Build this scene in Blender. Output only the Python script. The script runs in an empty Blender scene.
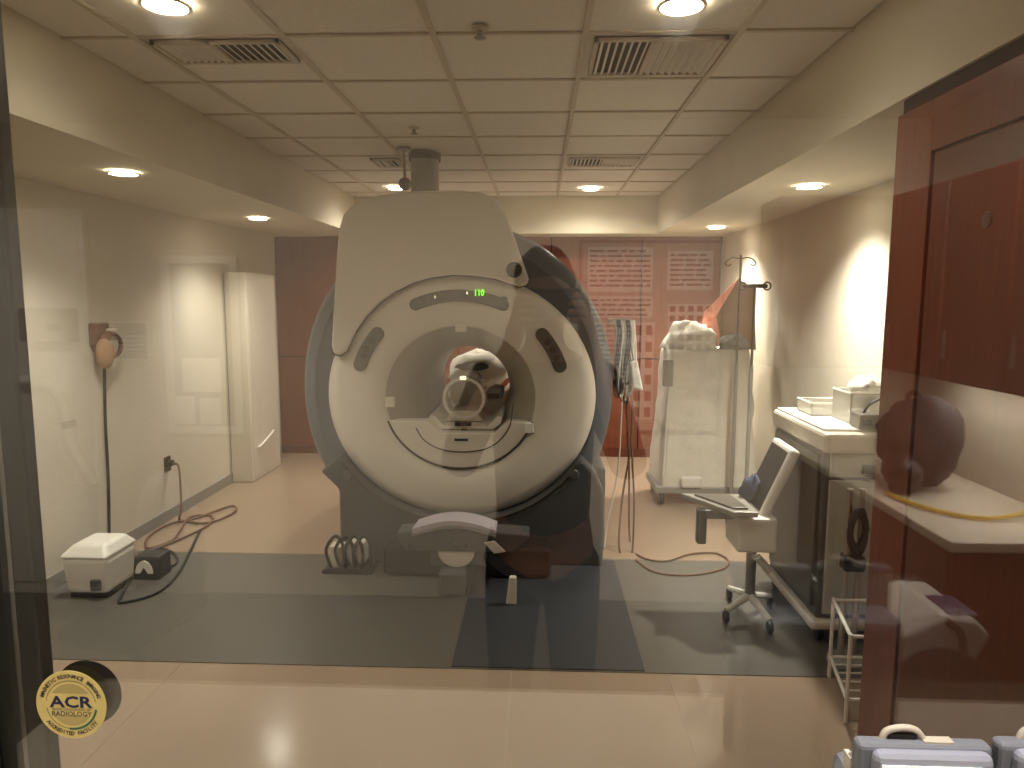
import bpy, math, random
from math import sin, cos, pi, sqrt
from mathutils import Matrix, Vector, noise
random.seed(7)
S = bpy.context.scene
COL = S.collection

# ------------------------------------------------------------------ camera
F = 710.0; VPX, VPY = 540.0, 298.0; ROLL = -0.008; ZC = 1.76
Yr = Vector((VPX-512, 384-VPY, F)).normalized()
_up = Vector((-sin(ROLL), cos(ROLL), 0))
Zr = (_up - Yr*_up.dot(Yr)).normalized()
Xr = Zr.cross(Yr)
if Xr.x < 0: Xr = -Xr
def ray(px, py):
    c = Vector((px-512, 384-py, F)); return Vector((Xr.dot(c), Yr.dot(c), Zr.dot(c)))
def atz(px, py, z): r = ray(px, py); t = (z-ZC)/r.z; return Vector((r.x*t, r.y*t, z))
def aty(px, py, y): r = ray(px, py); t = y/r.y; return Vector((r.x*t, y, ZC+r.z*t))
def atx(px, py, x): r = ray(px, py); t = x/r.x; return Vector((x, r.y*t, ZC+r.z*t))
right = Vector((Xr.x, Yr.x, Zr.x)); upv = Vector((Xr.y, Yr.y, Zr.y)); fwd = Vector((Xr.z, Yr.z, Zr.z))
cam = bpy.data.cameras.new('camera'); cam.sensor_width = 36; cam.lens = F*36/1024; cam.clip_start = 0.02
camo = bpy.data.objects.new('camera', cam); COL.objects.link(camo)
camo.matrix_world = Matrix(((right.x, upv.x, -fwd.x, 0), (right.y, upv.y, -fwd.y, 0), (right.z, upv.z, -fwd.z, ZC), (0, 0, 0, 1)))
S.camera = camo

# ------------------------------------------------------------------ world / exposure / light levels
w = bpy.data.worlds.new('world'); S.world = w; w.use_nodes = True
w.node_tree.nodes['Background'].inputs[0].default_value = (0.9, 0.75, 0.6, 1)
w.node_tree.nodes['Background'].inputs[1].default_value = 0.0
S.view_settings.view_transform = 'Standard'; S.view_settings.look = 'None'
S.view_settings.exposure = 0.45; S.view_settings.gamma = 1.0
S.view_settings.use_curve_mapping = False
WARM = (1.0, 0.955, 0.88); NEUTRAL = (1.0, 0.92, 0.82)
P_CEIL, P_CEILB, P_SOFFIT, P_SOFFITR, P_CTRL, P_UNDER, P_LEDGE = 22.0, 92.0, 100.0, 240.0, 105.0, 9.0, 70.0
YG = 0.90                        # the control room window
CEIL, SOFF = 2.79, 2.42
XL, XR, YB = -2.93, 1.95, 7.85   # scanner room
SXL, SXR, SYB = -1.93, 1.20, 7.45
XD = 2 * YG                      # real y = XD - apparent depth of a reflection
CXL, CXR, CYB, CCEIL = -3.2, 2.07, -2.2, 2.72

# ------------------------------------------------------------------ materials
def C(r, g, b):
    f = lambda v: (v/12.92 if v <= .04045 else ((v+.055)/1.055)**2.4)
    return (f(r/255), f(g/255), f(b/255), 1)
MATS = {}
def mat(name, col, rough=.5, metal=0, var=.06, scale=12, bump=0, bscale=60, emit=None, estr=0, spec=.5, stretch=None, coat=0, alpha=1, detail=4):
    m = bpy.data.materials.new(name); m.use_nodes = True; nt = m.node_tree; n = nt.nodes; l = nt.links
    b = n['Principled BSDF']; b.inputs['Roughness'].default_value = rough; b.inputs['Metallic'].default_value = metal
    b.inputs['Specular IOR Level'].default_value = spec; b.inputs['Coat Weight'].default_value = coat; b.inputs['Alpha'].default_value = alpha
    tc = n.new('ShaderNodeTexCoord'); mp = n.new('ShaderNodeMapping'); l.new(tc.outputs['Object'], mp.inputs[0])
    if stretch: mp.inputs['Scale'].default_value = stretch
    nz = n.new('ShaderNodeTexNoise'); nz.inputs['Scale'].default_value = scale; nz.inputs['Detail'].default_value = detail
    l.new(mp.outputs[0], nz.inputs['Vector'])
    rp = n.new('ShaderNodeValToRGB'); rp.color_ramp.elements[0].position = .3; rp.color_ramp.elements[1].position = .7
    rp.color_ramp.elements[0].color = tuple(c*(1-var) for c in col[:3])+(1,)
    rp.color_ramp.elements[1].color = tuple(min(1, c*(1+var)) for c in col[:3])+(1,)
    l.new(nz.outputs[0], rp.inputs[0]); l.new(rp.outputs[0], b.inputs['Base Color'])
    if bump:
        n2 = n.new('ShaderNodeTexNoise'); n2.inputs['Scale'].default_value = bscale; n2.inputs['Detail'].default_value = 3
        l.new(tc.outputs['Object'], n2.inputs['Vector'])
        bp = n.new('ShaderNodeBump'); bp.inputs['Strength'].default_value = bump; bp.inputs['Distance'].default_value = .01
        l.new(n2.outputs[0], bp.inputs['Height']); l.new(bp.outputs[0], b.inputs['Normal'])
    if emit: b.inputs['Emission Color'].default_value = emit; b.inputs['Emission Strength'].default_value = estr
    MATS[name] = m; return m
M_wall = mat('wall_paint', C(208, 199, 180), .75, bump=.25, bscale=90, var=.03, scale=3)
M_soff = mat('soffit_paint', C(206, 196, 174), .8, bump=.12, bscale=90, var=.03, scale=3)
M_tile = mat('ceiling_tile', C(224, 217, 206), .9, var=.05, scale=45, bump=.2, bscale=220)
M_grid = mat('ceiling_grid', C(196, 184, 164), .6, var=.02)
M_wood = mat('red_wood', C(116, 60, 40), .38, var=.16, scale=5, stretch=(9, 9, .6), detail=8, bump=.02)
M_wood2 = mat('dark_red_wood', C(98, 50, 34), .4, var=.16, scale=5, stretch=(9, 9, .6), detail=8)
M_gap = mat('joint_shadow', C(36, 20, 15), .8)
M_floor = mat('beige_vinyl', C(156, 135, 114), .17, var=.09, scale=160, detail=6, spec=.35)
M_band = mat('dark_vinyl', C(92, 88, 80), .34, var=.08, scale=120, detail=6)
M_mat = mat('navy_vinyl', C(54, 56, 60), .45, var=.1, scale=150)
M_cover = mat('scanner_cover', C(220, 212, 198), .42, var=.02, scale=2)
M_hood = mat('scanner_hood', C(214, 206, 192), .45, var=.02, scale=2)
M_blue = mat('scanner_blue_grey', C(100, 102, 108), .4, var=.03, scale=3)
M_base = mat('scanner_base_grey', C(72, 72, 73), .5, var=.05, scale=3)
M_bore = mat('bore_liner', C(182, 174, 158), .35, var=.02)
M_dgrey = mat('dark_grey_plastic', C(92, 86, 78), .4)
M_seam = mat('seam_line', C(70, 62, 54), .7)
M_pad = mat('lavender_pad', C(176, 168, 176), .55, var=.05, scale=40)
M_black = mat('black_rubber', C(30, 28, 28), .5)
M_blackp = mat('black_plastic', C(24, 24, 25), .35)
M_white = mat('white_plastic', C(226, 222, 212), .38, var=.02)
M_cream = mat('cream_plastic', C(212, 203, 186), .45, var=.03)
M_cloth = mat('white_linen', C(224, 218, 204), .9, var=.05, scale=14, bump=.4, bscale=40)
M_cloth2 = mat('grey_linen', C(140, 136, 128), .9, var=.1, scale=14, bump=.4, bscale=40)
M_steel = mat('brushed_steel', C(178, 172, 160), .3, metal=.9)
M_pole = mat('pole_metal', C(120, 112, 98), .4, metal=.6)
M_gry = mat('grey_metal', C(150, 146, 138), .45, metal=.2)
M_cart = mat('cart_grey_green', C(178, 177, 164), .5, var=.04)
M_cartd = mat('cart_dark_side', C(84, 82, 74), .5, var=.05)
M_ctop = mat('cart_top', C(222, 214, 196), .4)
M_pink = mat('salmon_paper', C(224, 138, 108), .7, var=.05)
M_tan = mat('tan_paper', C(168, 132, 102), .75, var=.05)
M_paper = mat('paper', C(228, 222, 208), .8, var=.02)
M_ink = mat('ink', C(70, 66, 70), .8)
M_inkr = mat('red_ink', C(150, 118, 108), .8); M_print = mat('print_grey', C(128, 120, 116), .8); M_seamf = mat('floor_weld', C(150, 127, 106), .5)
M_frame = mat('window_frame_dark', C(56, 56, 52), .35, metal=.3, var=.04)
M_framel = mat('window_frame_strip', C(150, 148, 142), .25, metal=.7)
M_gold = mat('gold_foil', C(222, 202, 128), .4, metal=.0, var=.06, scale=20)
M_gold2 = mat('gold_foil_dark', C(186, 168, 108), .4, metal=.0, var=.06, scale=20)
M_navy = mat('navy_ink', C(32, 36, 72), .6)
M_greeni = mat('green_ink', C(50, 110, 80), .6)
M_bezel = mat('blue_grey_bezel', C(168, 172, 190), .4, var=.02)
M_bezel2 = mat('blue_grey_shell', C(132, 136, 148), .45, var=.03)
M_screen = mat('lit_screen', C(225, 228, 225), .3, emit=C(236, 236, 230), estr=.55)
M_green = mat('green_led', C(60, 220, 40), .5, emit=(.22, 1, .03, 1), estr=1.6)
M_led = mat('white_led', C(240, 235, 210), .5, emit=(1, .9, .6, 1), estr=1.2)
M_lamp = mat('lamp_lens', C(255, 244, 220), .5, emit=(1, .92, .76, 1), estr=40)
M_trim = mat('lamp_trim', C(225, 215, 195), .5)
M_addlens = mat('added_lamp_lens', C(255, 250, 240), .5, emit=(1, .92, .8, 1), estr=3)  # glowing lens of the lamps added in the control room
M_cwall = mat('control_wall', C(196, 185, 166), .75, var=.03, scale=4)
M_cdark = mat('control_floor', C(78, 69, 60), .5, var=.06, scale=50)
M_ctr = mat('counter_top', C(206, 196, 178), .35, var=.05, scale=60)
M_chair = mat('charcoal_fabric', C(42, 38, 38), .85, var=.1, scale=60)
M_palec = mat('pale_chair', C(205, 203, 195), .5)
M_shirt = mat('dark_clothes', C(34, 28, 28), .9, var=.1, scale=30)
M_skin = mat('skin', C(170, 122, 98), .6, var=.04)
M_hair = mat('hair', C(30, 22, 18), .8)
M_yellow = mat('yellow_cable', C(214, 178, 50), .5)
M_purple = mat('purple_display', C(88, 74, 110), .3)
M_blued = mat('blue_cloth', C(60, 66, 96), .85)
M_clear = mat('clear_plastic', C(225, 222, 212), .15, alpha=.45)
M_brown = mat('brown_plastic', C(118, 84, 64), .5)

def glass_mat(refl):
    m = bpy.data.materials.new('window_glass'); m.use_nodes = True; nt = m.node_tree; n = nt.nodes; l = nt.links
    for x in list(n): n.remove(x)
    o = n.new('ShaderNodeOutputMaterial'); mx = n.new('ShaderNodeMixShader'); t = n.new('ShaderNodeBsdfTransparent'); g = n.new('ShaderNodeBsdfGlossy')
    mx.inputs[0].default_value = refl
    t.inputs[0].default_value = (.97, .97, .955, 1); g.inputs['Roughness'].default_value = .0; g.inputs[0].default_value = (1, 1, 1, 1)
    l.new(t.outputs[0], mx.inputs[1]); l.new(g.outputs[0], mx.inputs[2]); l.new(mx.outputs[0], o.inputs[0])
    MATS['glass'] = m; return m
M_glass = glass_mat(.075); M_glass2 = glass_mat(.012)

# ------------------------------------------------------------------ helpers
def tag(o, label=None, cat=None, group=None, kind=None):
    if label: o['label'] = label
    if cat: o['category'] = cat
    if group: o['group'] = group
    if kind: o['kind'] = kind
    return o
def thing(name, label, cat, loc=(0, 0, 0), group=None):
    o = bpy.data.objects.new(name, None); COL.objects.link(o); o.location = loc; o.empty_display_size = .1
    return tag(o, label, cat, group)
def attach(o, parent):
    if parent is not None:
        o.parent = parent
        if parent.type == 'EMPTY': o.matrix_parent_inverse = Matrix.Translation(parent.location).inverted()
def spline(pts, n=8):
    P = [Vector(p) for p in pts]
    if len(P) < 3: return P
    out = []; Q = [P[0]*2-P[1]]+P+[P[-1]*2-P[-2]]
    for i in range(1, len(Q)-2):
        a, b, c, d = Q[i-1:i+3]
        for k in range(n):
            t = k/n; out.append(.5*((2*b)+(c-a)*t+(2*a-5*b+4*c-d)*t*t+(3*b-a-3*c+d)*t**3))
    out.append(P[-1]); return out
class MB:
    def __init__(s): s.v = []; s.f = []
    def add(s, vs, fs):
        k = len(s.v); s.v += [tuple(v) for v in vs]; s.f += [tuple(i+k for i in f) for f in fs]; return s
    def box(s, x0, x1, y0, y1, z0, z1):
        return s.add([(x0,y0,z0),(x1,y0,z0),(x1,y1,z0),(x0,y1,z0),(x0,y0,z1),(x1,y0,z1),(x1,y1,z1),(x0,y1,z1)],
                     [(0,3,2,1),(4,5,6,7),(0,1,5,4),(1,2,6,5),(2,3,7,6),(3,0,4,7)])
    def hexa(s, bot, top):
        n = len(bot); return s.add(list(bot)+list(top), [tuple(reversed(range(n))), tuple(range(n, 2*n))]+[(i, (i+1) % n, n+(i+1) % n, n+i) for i in range(n)])
    def tube(s, pts, r, n=8, smooth=0, r1=None):
        P = spline(pts, smooth) if smooth else [Vector(p) for p in pts]
        m = len(P); vs = []; prev = None
        for i, p in enumerate(P):
            t = (P[min(i+1, m-1)]-P[max(i-1, 0)]).normalized()
            if prev is None:
                a = Vector((0, 0, 1)) if abs(t.z) < .9 else Vector((1, 0, 0)); u = t.cross(a).normalized()
            else:
                u = prev-t*prev.dot(t); u = u.normalized() if u.length > 1e-6 else t.orthogonal().normalized()
            prev = u; v = t.cross(u); rr = r if r1 is None else r+(r1-r)*i/max(1, m-1)
            vs += [p+(u*cos(2*pi*k/n)+v*sin(2*pi*k/n))*rr for k in range(n)]
        fs = [(i*n+k, i*n+(k+1) % n, (i+1)*n+(k+1) % n, (i+1)*n+k) for i in range(m-1) for k in range(n)]
        fs += [tuple(reversed(range(n))), tuple((m-1)*n+k for k in range(n))]
        return s.add(vs, fs)
    def prismY(s, poly, y0, y1):          # poly of (x,z)
        return s.hexa([(x, y0, z) for x, z in poly], [(x, y1, z) for x, z in poly])
    def prismX(s, poly, x0, x1):          # poly of (y,z)
        return s.hexa([(x0, y, z) for y, z in poly], [(x1, y, z) for y, z in poly])
    def prismZ(s, poly, z0, z1):
        return s.hexa([(x, y, z0) for x, y in poly], [(x, y, z1) for x, y in poly])
    def lathe(s, prof, c, axis='z', n=24, sx=1, sz=1, cap=False):
        vs = []; m = len(prof)
        for r, h in prof:
            for k in range(n):
                a = 2*pi*k/n; u, v = r*cos(a)*sx, r*sin(a)*sz
                vs.append((c[0]+u, c[1]+v, c[2]+h) if axis == 'z' else (c[0]+u, c[1]+h, c[2]+v) if axis == 'y' else (c[0]+h, c[1]+u, c[2]+v))
        fs = [(i*n+k, i*n+(k+1) % n, (i+1)*n+(k+1) % n, (i+1)*n+k) for i in range(m-1) for k in range(n)]
        if cap: fs += [tuple(reversed(range(n))), tuple((m-1)*n+k for k in range(n))]
        return s.add(vs, fs)
    def blob(s, c, r, n=20, m=12, amp=.0, freq=6, zmin=-1):
        vs = []
        for j in range(m+1):
            th = pi*j/m
            for k in range(n):
                a = 2*pi*k/n; d = Vector((sin(th)*cos(a), sin(th)*sin(a), cos(th)))
                q = 1+amp*noise.noise(d*freq/3+Vector(c)*7)+amp*.5*noise.noise(d*freq+Vector(c)*3)
                vs.append((c[0]+d.x*r[0]*q, c[1]+d.y*r[1]*q, c[2]+max(zmin, d.z*q)*r[2]))
        return s.add(vs, [(j*n+k, (j+1)*n+k, (j+1)*n+(k+1) % n, j*n+(k+1) % n) for j in range(m) for k in range(n)])
    def build(s, name, m, parent=None, smooth=False, bevel=0, seg=2, label=None, cat=None, group=None, kind=None):
        me = bpy.data.meshes.new(name); me.from_pydata(s.v, [], s.f); me.validate(); me.update()
        me.materials.append(m)
        o = bpy.data.objects.new(name, me); COL.objects.link(o)
        import bmesh
        bm = bmesh.new(); bm.from_mesh(me); bmesh.ops.recalc_face_normals(bm, faces=bm.faces); bm.to_mesh(me); bm.free()
        if smooth:
            for p in me.polygons: p.use_smooth = True
            if smooth != 'all': me.set_sharp_from_angle(angle=math.radians(40))
        if bevel:
            b = o.modifiers.new('edge', 'BEVEL'); b.width = bevel; b.segments = seg; b.limit_method = 'ANGLE'; b.angle_limit = math.radians(35)
        attach(o, parent)
        return tag(o, label, cat, group, kind)
def copy_tree(o, parent=None, delta=None):
    c = o.copy(); COL.objects.link(c)
    if parent is not None: c.parent = parent
    for ch in list(o.children): copy_tree(ch, c)
    return c
def B(x0, x1, y0, y1, z0, z1): return MB().box(x0, x1, y0, y1, z0, z1)
def text_geo(body, size, bold=0.0, res=2, align='CENTER'):
    cu = bpy.data.curves.new('lettering', 'FONT'); cu.body = body; cu.size = size; cu.align_x = align; cu.align_y = 'CENTER'; cu.resolution_u = res; cu.offset = bold
    ob = bpy.data.objects.new('lettering', cu); COL.objects.link(ob)
    me = bpy.data.meshes.new_from_object(ob.evaluated_get(bpy.context.evaluated_depsgraph_get()))
    vs = [tuple(v.co) for v in me.vertices]; fs = [tuple(p.vertices) for p in me.polygons]
    bpy.data.objects.remove(ob); bpy.data.curves.remove(cu); bpy.data.meshes.remove(me)
    return vs, fs
def spot(name, loc, power, size=2.3, color=WARM, rad=.07, blend=.9, parent=None):
    if size > 3.2: L = bpy.data.lights.new(name, 'POINT'); L.energy = power; L.color = color; L.shadow_soft_size = rad
    else: L = bpy.data.lights.new(name, 'SPOT'); L.energy = power; L.color = color; L.spot_size = size; L.spot_blend = blend; L.shadow_soft_size = rad
    o = bpy.data.objects.new(name, L); COL.objects.link(o); o.location = loc; attach(o, parent); return o

# ------------------------------------------------------------------ scanner room shell
fl = B(XL-.1, XR+.1, YG+.08, YB+.1, -.06, 0).build('floor', M_floor, kind='structure')
B(XL, XR, 3.19, 4.66, 0, .004).build('dark_band', M_band, fl)
B(-.41, .51, 3.20, 4.62, .004, .009).build('floor_inlay', M_mat, fl)
for x in (-1.72, -.12, .62): B(x-.0025, x+.0025, YG+.1, 3.19, 0, .0015).build('floor_seam', M_seamf, fl)
wl = B(XL-.12, XL, YG+.08, YB, 0, CEIL+.05).build('wall_left', M_wall, kind='structure')
wr = B(XR, XR+.12, YG+.08, YB, 0, CEIL+.05).build('wall_right', M_wall, kind='structure')
wb = B(XL-.12, XR+.12, YB, YB+.12, 0, CEIL+.05).build('wall_back', M_gap, kind='structure')
# wood panels on the back wall
xs = [XL, -1.92, -.90, .12, 1.10, XR]
for a, b in zip(xs[:-1], xs[1:]):
    for z0, z1 in ((.09, 1.09), (1.102, SOFF)):
        B(a+.006, b-.006, YB-.02, YB, z0, z1).build('wood_panel', M_wood, wb, bevel=.004)
B(XL, XL+.012, YG+.1, YB-.02, 0, .09).build('baseboard_left', M_gry, kind='structure')
B(XR-.012, XR, 2.55, YB-.02, 0, .09).build('baseboard_right', M_gry, kind='structure')
B(XL+.02, XR-.02, YB-.03, YB-.001, 0, .088).build('baseboard_back', M_wood2, kind='structure')
# soffits
tr = B(XL, SXL, YG+.08, YB, SOFF, CEIL+.02).build('trim_1', M_soff, kind='structure', label='painted soffit along the scanner room wall beside the tall slab cabinet')
B(SXR, XR, YG+.08, YB, SOFF, CEIL+.02).build('trim_2', M_soff, kind='structure', label='painted soffit above the red wood closet')
B(SXL, SXR, SYB, YB, SOFF, CEIL+.02).build('trim_3', M_soff, kind='structure', label='painted soffit above the back wall')
# ceiling
ce = B(XL-.1, XR+.1, YG+.08, YB+.1, CEIL+.06, CEIL+.1).build('ceiling', M_gap, kind='structure')
gx = [-1.63+.6*i for i in range(5)]; gy = [1.13+.6*i for i in range(11)]
g = MB()
for x in gx: g.box(x-.012, x+.012, YG+.08, SYB, CEIL-.006, CEIL+.01)
for y in gy: g.box(SXL, SXR, y-.010, y+.010, CEIL-.003, CEIL+.008)
g.build('ceiling_grid', M_grid, ce)
cols = [SXL]+gx+[SXR]; rows = [YG+.08]+gy+[SYB]
vent_cells = {}
cache = {}
for i in range(len(cols)-1):
    for j in range(len(rows)-1):
        wx, wy = cols[i+1]-cols[i]-.012, rows[j+1]-rows[j]-.012
        key = (round(wx, 3), round(wy, 3))
        if key not in cache: cache[key] = B(-wx/2, wx/2, -wy/2, wy/2, 0, .02); first = cache[key].build('ceiling_tile', M_tile, ce, bevel=.004, seg=1); cache[key] = first; o = first
        else: o = cache[key].copy(); COL.objects.link(o)
        o.location = ((cols[i]+cols[i+1])/2, (rows[j]+rows[j+1])/2, CEIL+random.uniform(.004, .007))

def vent(x0, x1, y0, y1, label, split=.5, yb2=None):
    t = thing('ceiling_vent', label, 'vent', ((x0+x1)/2, (y0+y1)/2, CEIL-.02), 'air grilles in the tiled ceiling')
    z0, z1 = CEIL-.014, CEIL+.003
    B(x0, x1, y0, y1, z1-.004, z1).build('backing', M_gap, t)
    fw = .018; f = MB(); f.box(x0, x1, y0, y0+fw, z0, z1); f.box(x0, x1, y1-fw, y1, z0, z1); f.box(x0, x0+fw, y0, y1, z0, z1); f.box(x1-fw, x1, y0, y1, z0, z1)
    xm = x0+(x1-x0)*split; f.box(xm-.008, xm+.008, y0, y1, z0, z1); f.build('frame', M_grid, t)
    n = int((xm-x0-2*fw)/.026); me = None
    for k in range(n):
        x = x0+fw+(k+.5)*(xm-x0-fw-.008)/n
        MB().hexa([(x-.007, y0+fw, z0), (x-.004, y0+fw, z0), (x-.004, y1-fw, z0), (x-.007, y1-fw, z0)], [(x+.005, y0+fw, z1-.004), (x+.008, y0+fw, z1-.004), (x+.008, y1-fw, z1-.004), (x+.005, y1-fw, z1-.004)]).build('slat', M_tile, t)
    n = int((x1-xm-2*fw)/.03)
    for k in range(n):
        x = xm+.01+(k+.5)*(x1-xm-fw-.01)/n
        MB().hexa([(x+.010, y0+fw, z0), (x+.013, y0+fw, z0), (x+.013, y1-fw, z0), (x+.010, y1-fw, z0)], [(x-.012, y0+fw, z1-.004), (x-.009, y0+fw, z1-.004), (x-.009, y1-fw, z1-.004), (x-.012, y1-fw, z1-.004)]).build('slat', M_tile, t)
vent(-1.59, -1.06, 2.96, 3.22, 'long slatted air grille beside the round lamp above the left soffit', .45)
vent(.21, .74, 2.98, 3.44, 'wide slatted air grille just beyond the brightest round ceiling lamp', .45)
vent(-1.28, -1.06, 5.42, 5.72, 'small dark air grille near the grey exhaust pipe', .5)
vent(.21, .73, 5.40, 5.72, 'far slatted air grille near the back soffit', .5)

def sprinkler(x, y, label):
    t = thing('sprinkler_head', label, 'sprinkler', (x, y, CEIL-.05), 'sprinkler heads')
    MB().lathe([(.0, .0), (.035, 0), (.03, -.008), (.0, -.009)], (x, y, CEIL-.004)).build('escutcheon', M_grid, t, smooth=True)
    MB().lathe([(.010, -.005), (.010, -.03), (.024, -.034), (.024, -.037), (0, -.038)], (x, y, CEIL-.004), n=12).build('deflector', M_gry, t, smooth=True)
p = atz(480, 27, CEIL); sprinkler(p.x, p.y, 'small round sprinkler head in the front ceiling tile')
p = atz(414, 127, CEIL); sprinkler(p.x, p.y, 'small sprinkler head above the scanner hood')

def downlight(x, y, z, power, label, r=.074, size=2.85):
    t = thing('downlight', label, 'lamp', (x, y, z), 'recessed round downlights')
    MB().lathe([(r*1.18, -.001), (r*1.18, -.007), (r*1.02, -.009), (r*.98, -.002)], (x, y, z-.006), n=32).build('trim_ring', M_trim, t, smooth=True)
    MB().lathe([(r, 0), (r*.9, -.006), (r*.5, -.010), (0.001, -.011)], (x, y, z-.006), n=32).build('lens', M_lamp, t, smooth=True)
    spot('downlight_bulb', (x, y, z-.035 if size < 3.2 else z-.09), power, size, blend=1.0, parent=t)
downlight(-1.33, 2.60, CEIL, P_CEIL, 'bright round downlight in the ceiling beside the long slatted grille', size=2.85)
downlight(.49, 2.66, CEIL, P_CEIL, 'bright round downlight in the ceiling before the wide slatted grille', size=2.85)
downlight(-1.36, 6.83, CEIL, P_CEILB, 'far round downlight behind the exhaust pipe of the scanner', size=2.85)
downlight(.47, 6.9, CEIL, P_CEILB, 'far round downlight before the back soffit, clear of the scanner', size=2.85)
downlight(-2.22, 3.80, SOFF, P_SOFFIT, 'soffit downlight above the pale wall, nearer the window frame', .07, 2.2)
downlight(-2.36, 5.97, SOFF, P_SOFFIT, 'soffit downlight near the tall slab cabinet', .07, 2.2)
downlight(1.57, 4.33, SOFF, P_SOFFITR, 'soffit downlight above the grey supply cabinet', .07, 2.12)
downlight(1.62, 6.75, SOFF, P_SOFFITR, 'soffit downlight above the linen cart', .07, 2.12)
downlight(-2.20, 1.75, SOFF, P_SOFFIT*.4, 'unseen soffit downlight added to brighten the near left wall beside the observation window', .07, 2.2)  # added out of view, continuing the row, to brighten the near left wall

# ------------------------------------------------------------------ red wood closet, right
cl = thing('wood_closet', 'tall red wood closet beneath the soffit beside the observation window', 'closet', (1.55, 1.75, 0))
B(SXR+.014, XR-.002, YG+.1, 2.52, .0, SOFF).build('body', M_wood, cl)
gap_y = atx(933, 150, SXR).y; ztop = atx(933, 150, SXR).z
B(SXR+.012, SXR+.03, YG+.1, 2.52, SOFF-.045, SOFF-.002).build('head_rail', M_gap, cl)
B(SXR, SXR+.014, gap_y+.01, 2.53, .0, SOFF-.05).build('stile', M_wood, cl, bevel=.002)
B(SXR, SXR+.014, YG+.1, gap_y+.01, ztop, SOFF-.05).build('rail', M_wood, cl, bevel=.002)
dr = B(SXR, SXR+.014, 1.42, gap_y-.012, .01, ztop-.012).build('door', M_wood2, cl, bevel=.002)
B(SXR, SXR+.014, YG+.1, 1.408, .01, ztop-.012).build('door', M_wood2, cl, bevel=.002)
MB().lathe([(.0, -.03), (.016, -.028), (.018, -.02), (.008, -.012), (.008, .002)], (SXR, 1.50, 1.05), 'x', 12).build('knob', M_steel, dr, smooth=True)
q = [atx(px, py, SXR) for px, py in ((975, 222), (1000, 222))]
MB().lathe([(.0, -.006), (.02, -.005), (.024, 0)], (SXR, (q[0].y+q[1].y)/2, q[0].z), 'x', 14).build('door_button', M_dgrey, dr, smooth=True)

# ------------------------------------------------------------------ slab cabinet, left
sl = thing('slab_cabinet', 'tall narrow white slab cabinet standing against the left wall', 'cabinet', (-2.82, 6.8, 0))
B(XL+.002, XL+.21, 6.52, 7.25, .0, 1.99).build('body', M_cream, sl, bevel=.012)
B(XL+.21, XL+.216, 6.55, 7.22, .05, 1.95).build('door', M_cream, sl, bevel=.004)
MB().tube([(XL+.23, 6.62, .32), (XL+.24, 6.70, .34), (XL+.24, 6.95, .40), (XL+.23, 7.02, .41)], .012, 8).build('handle', M_white, sl, smooth=True)

# ------------------------------------------------------------------ MRI scanner
GX, GY, GZ = -.52, 4.60, 1.11
mri = thing('mri_scanner', 'large cream and blue-grey ring-shaped scanner with a dark bore', 'scanner', (GX, 5.4, 0))
def sup(a, rx, rz, e=2.0):
    c, s_ = cos(a), sin(a); return rx*math.copysign(abs(c)**(2/e), c), rz*math.copysign(abs(s_)**(2/e), s_)
# outer blue-grey body (loft of ellipses)
FX_, FZ_ = .895, .815; NB = 72; prof = [(.835, 4.715), (.88, 4.695), (.93, 4.715), (.968, 4.765), (.992, 4.85), (1.0, 5.0), (.99, 5.9), (.95, 6.2), (.86, 6.32), (.31, 6.32)]
vs = [(GX+(FX_-.02)*cos(2*pi*i/72), 4.725, GZ+(FZ_-.02)*sin(2*pi*i/72)) for i in range(72)]; BX = GX-.045
for k, y in prof:
    for i in range(NB):
        a = 2*pi*i/NB; x, z = sup(a, 1.075*k, 1.135*k, 2.08); vs.append((BX+x, y, max(.02, 1.14+z)))
MB().add(vs, [(j*NB+i, j*NB+(i+1) % NB, (j+1)*NB+(i+1) % NB, (j+1)*NB+i) for j in range(len(prof)) for i in range(NB)]).build('body', M_blue, mri, smooth=True)
# face cover with flare
FX, FZ = .895, .815
def ring(rx, rz, y, cz=GZ, n=NB): return [(GX+rx*cos(2*pi*i/n), y, cz+rz*sin(2*pi*i/n)) for i in range(n)]
R = [ring(FX, FZ, 4.75), ring(FX, FZ, 4.68), ring(FX-.012, FZ-.012, 4.645), ring(FX-.05, FZ-.05, 4.612), ring(.80, .735, 4.60), ring(.62, .585, 4.592), ring(.515, .485, 4.595), ring(.495, .466, 4.615)]
vs = sum(R, []); m = len(R)
MB().add(vs, [(j*NB+i, j*NB+(i+1) % NB, (j+1)*NB+(i+1) % NB, (j+1)*NB+i) for j in range(m-1) for i in range(NB)]).build('front_cover', M_cover, mri, smooth='all')
R = [ring(.495, .466, 4.615), ring(.47, .442, 4.66), ring(.40, .375, 4.79), ring(.345, .33, 4.93), ring(.31, .31, 5.08), ring(.30, .30, 5.2)]
vs = sum(R, []); m = len(R)
MB().add(vs, [(j*NB+i, j*NB+(i+1) % NB, (j+1)*NB+(i+1) % NB, (j+1)*NB+i) for j in range(m-1) for i in range(NB)]).build('bore_flare', M_bore, mri, smooth='all')
R = [ring(.30, .30, 5.2), ring(.30, .30, 6.1), ring(.36, .36, 6.33)]
vs = sum(R, [])
MB().add(vs, [(j*NB+i, j*NB+(i+1) % NB, (j+1)*NB+(i+1) % NB, (j+1)*NB+i) for j in range(2) for i in range(NB)]).build('bore_tube', M_bore, mri, smooth='all')
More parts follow.
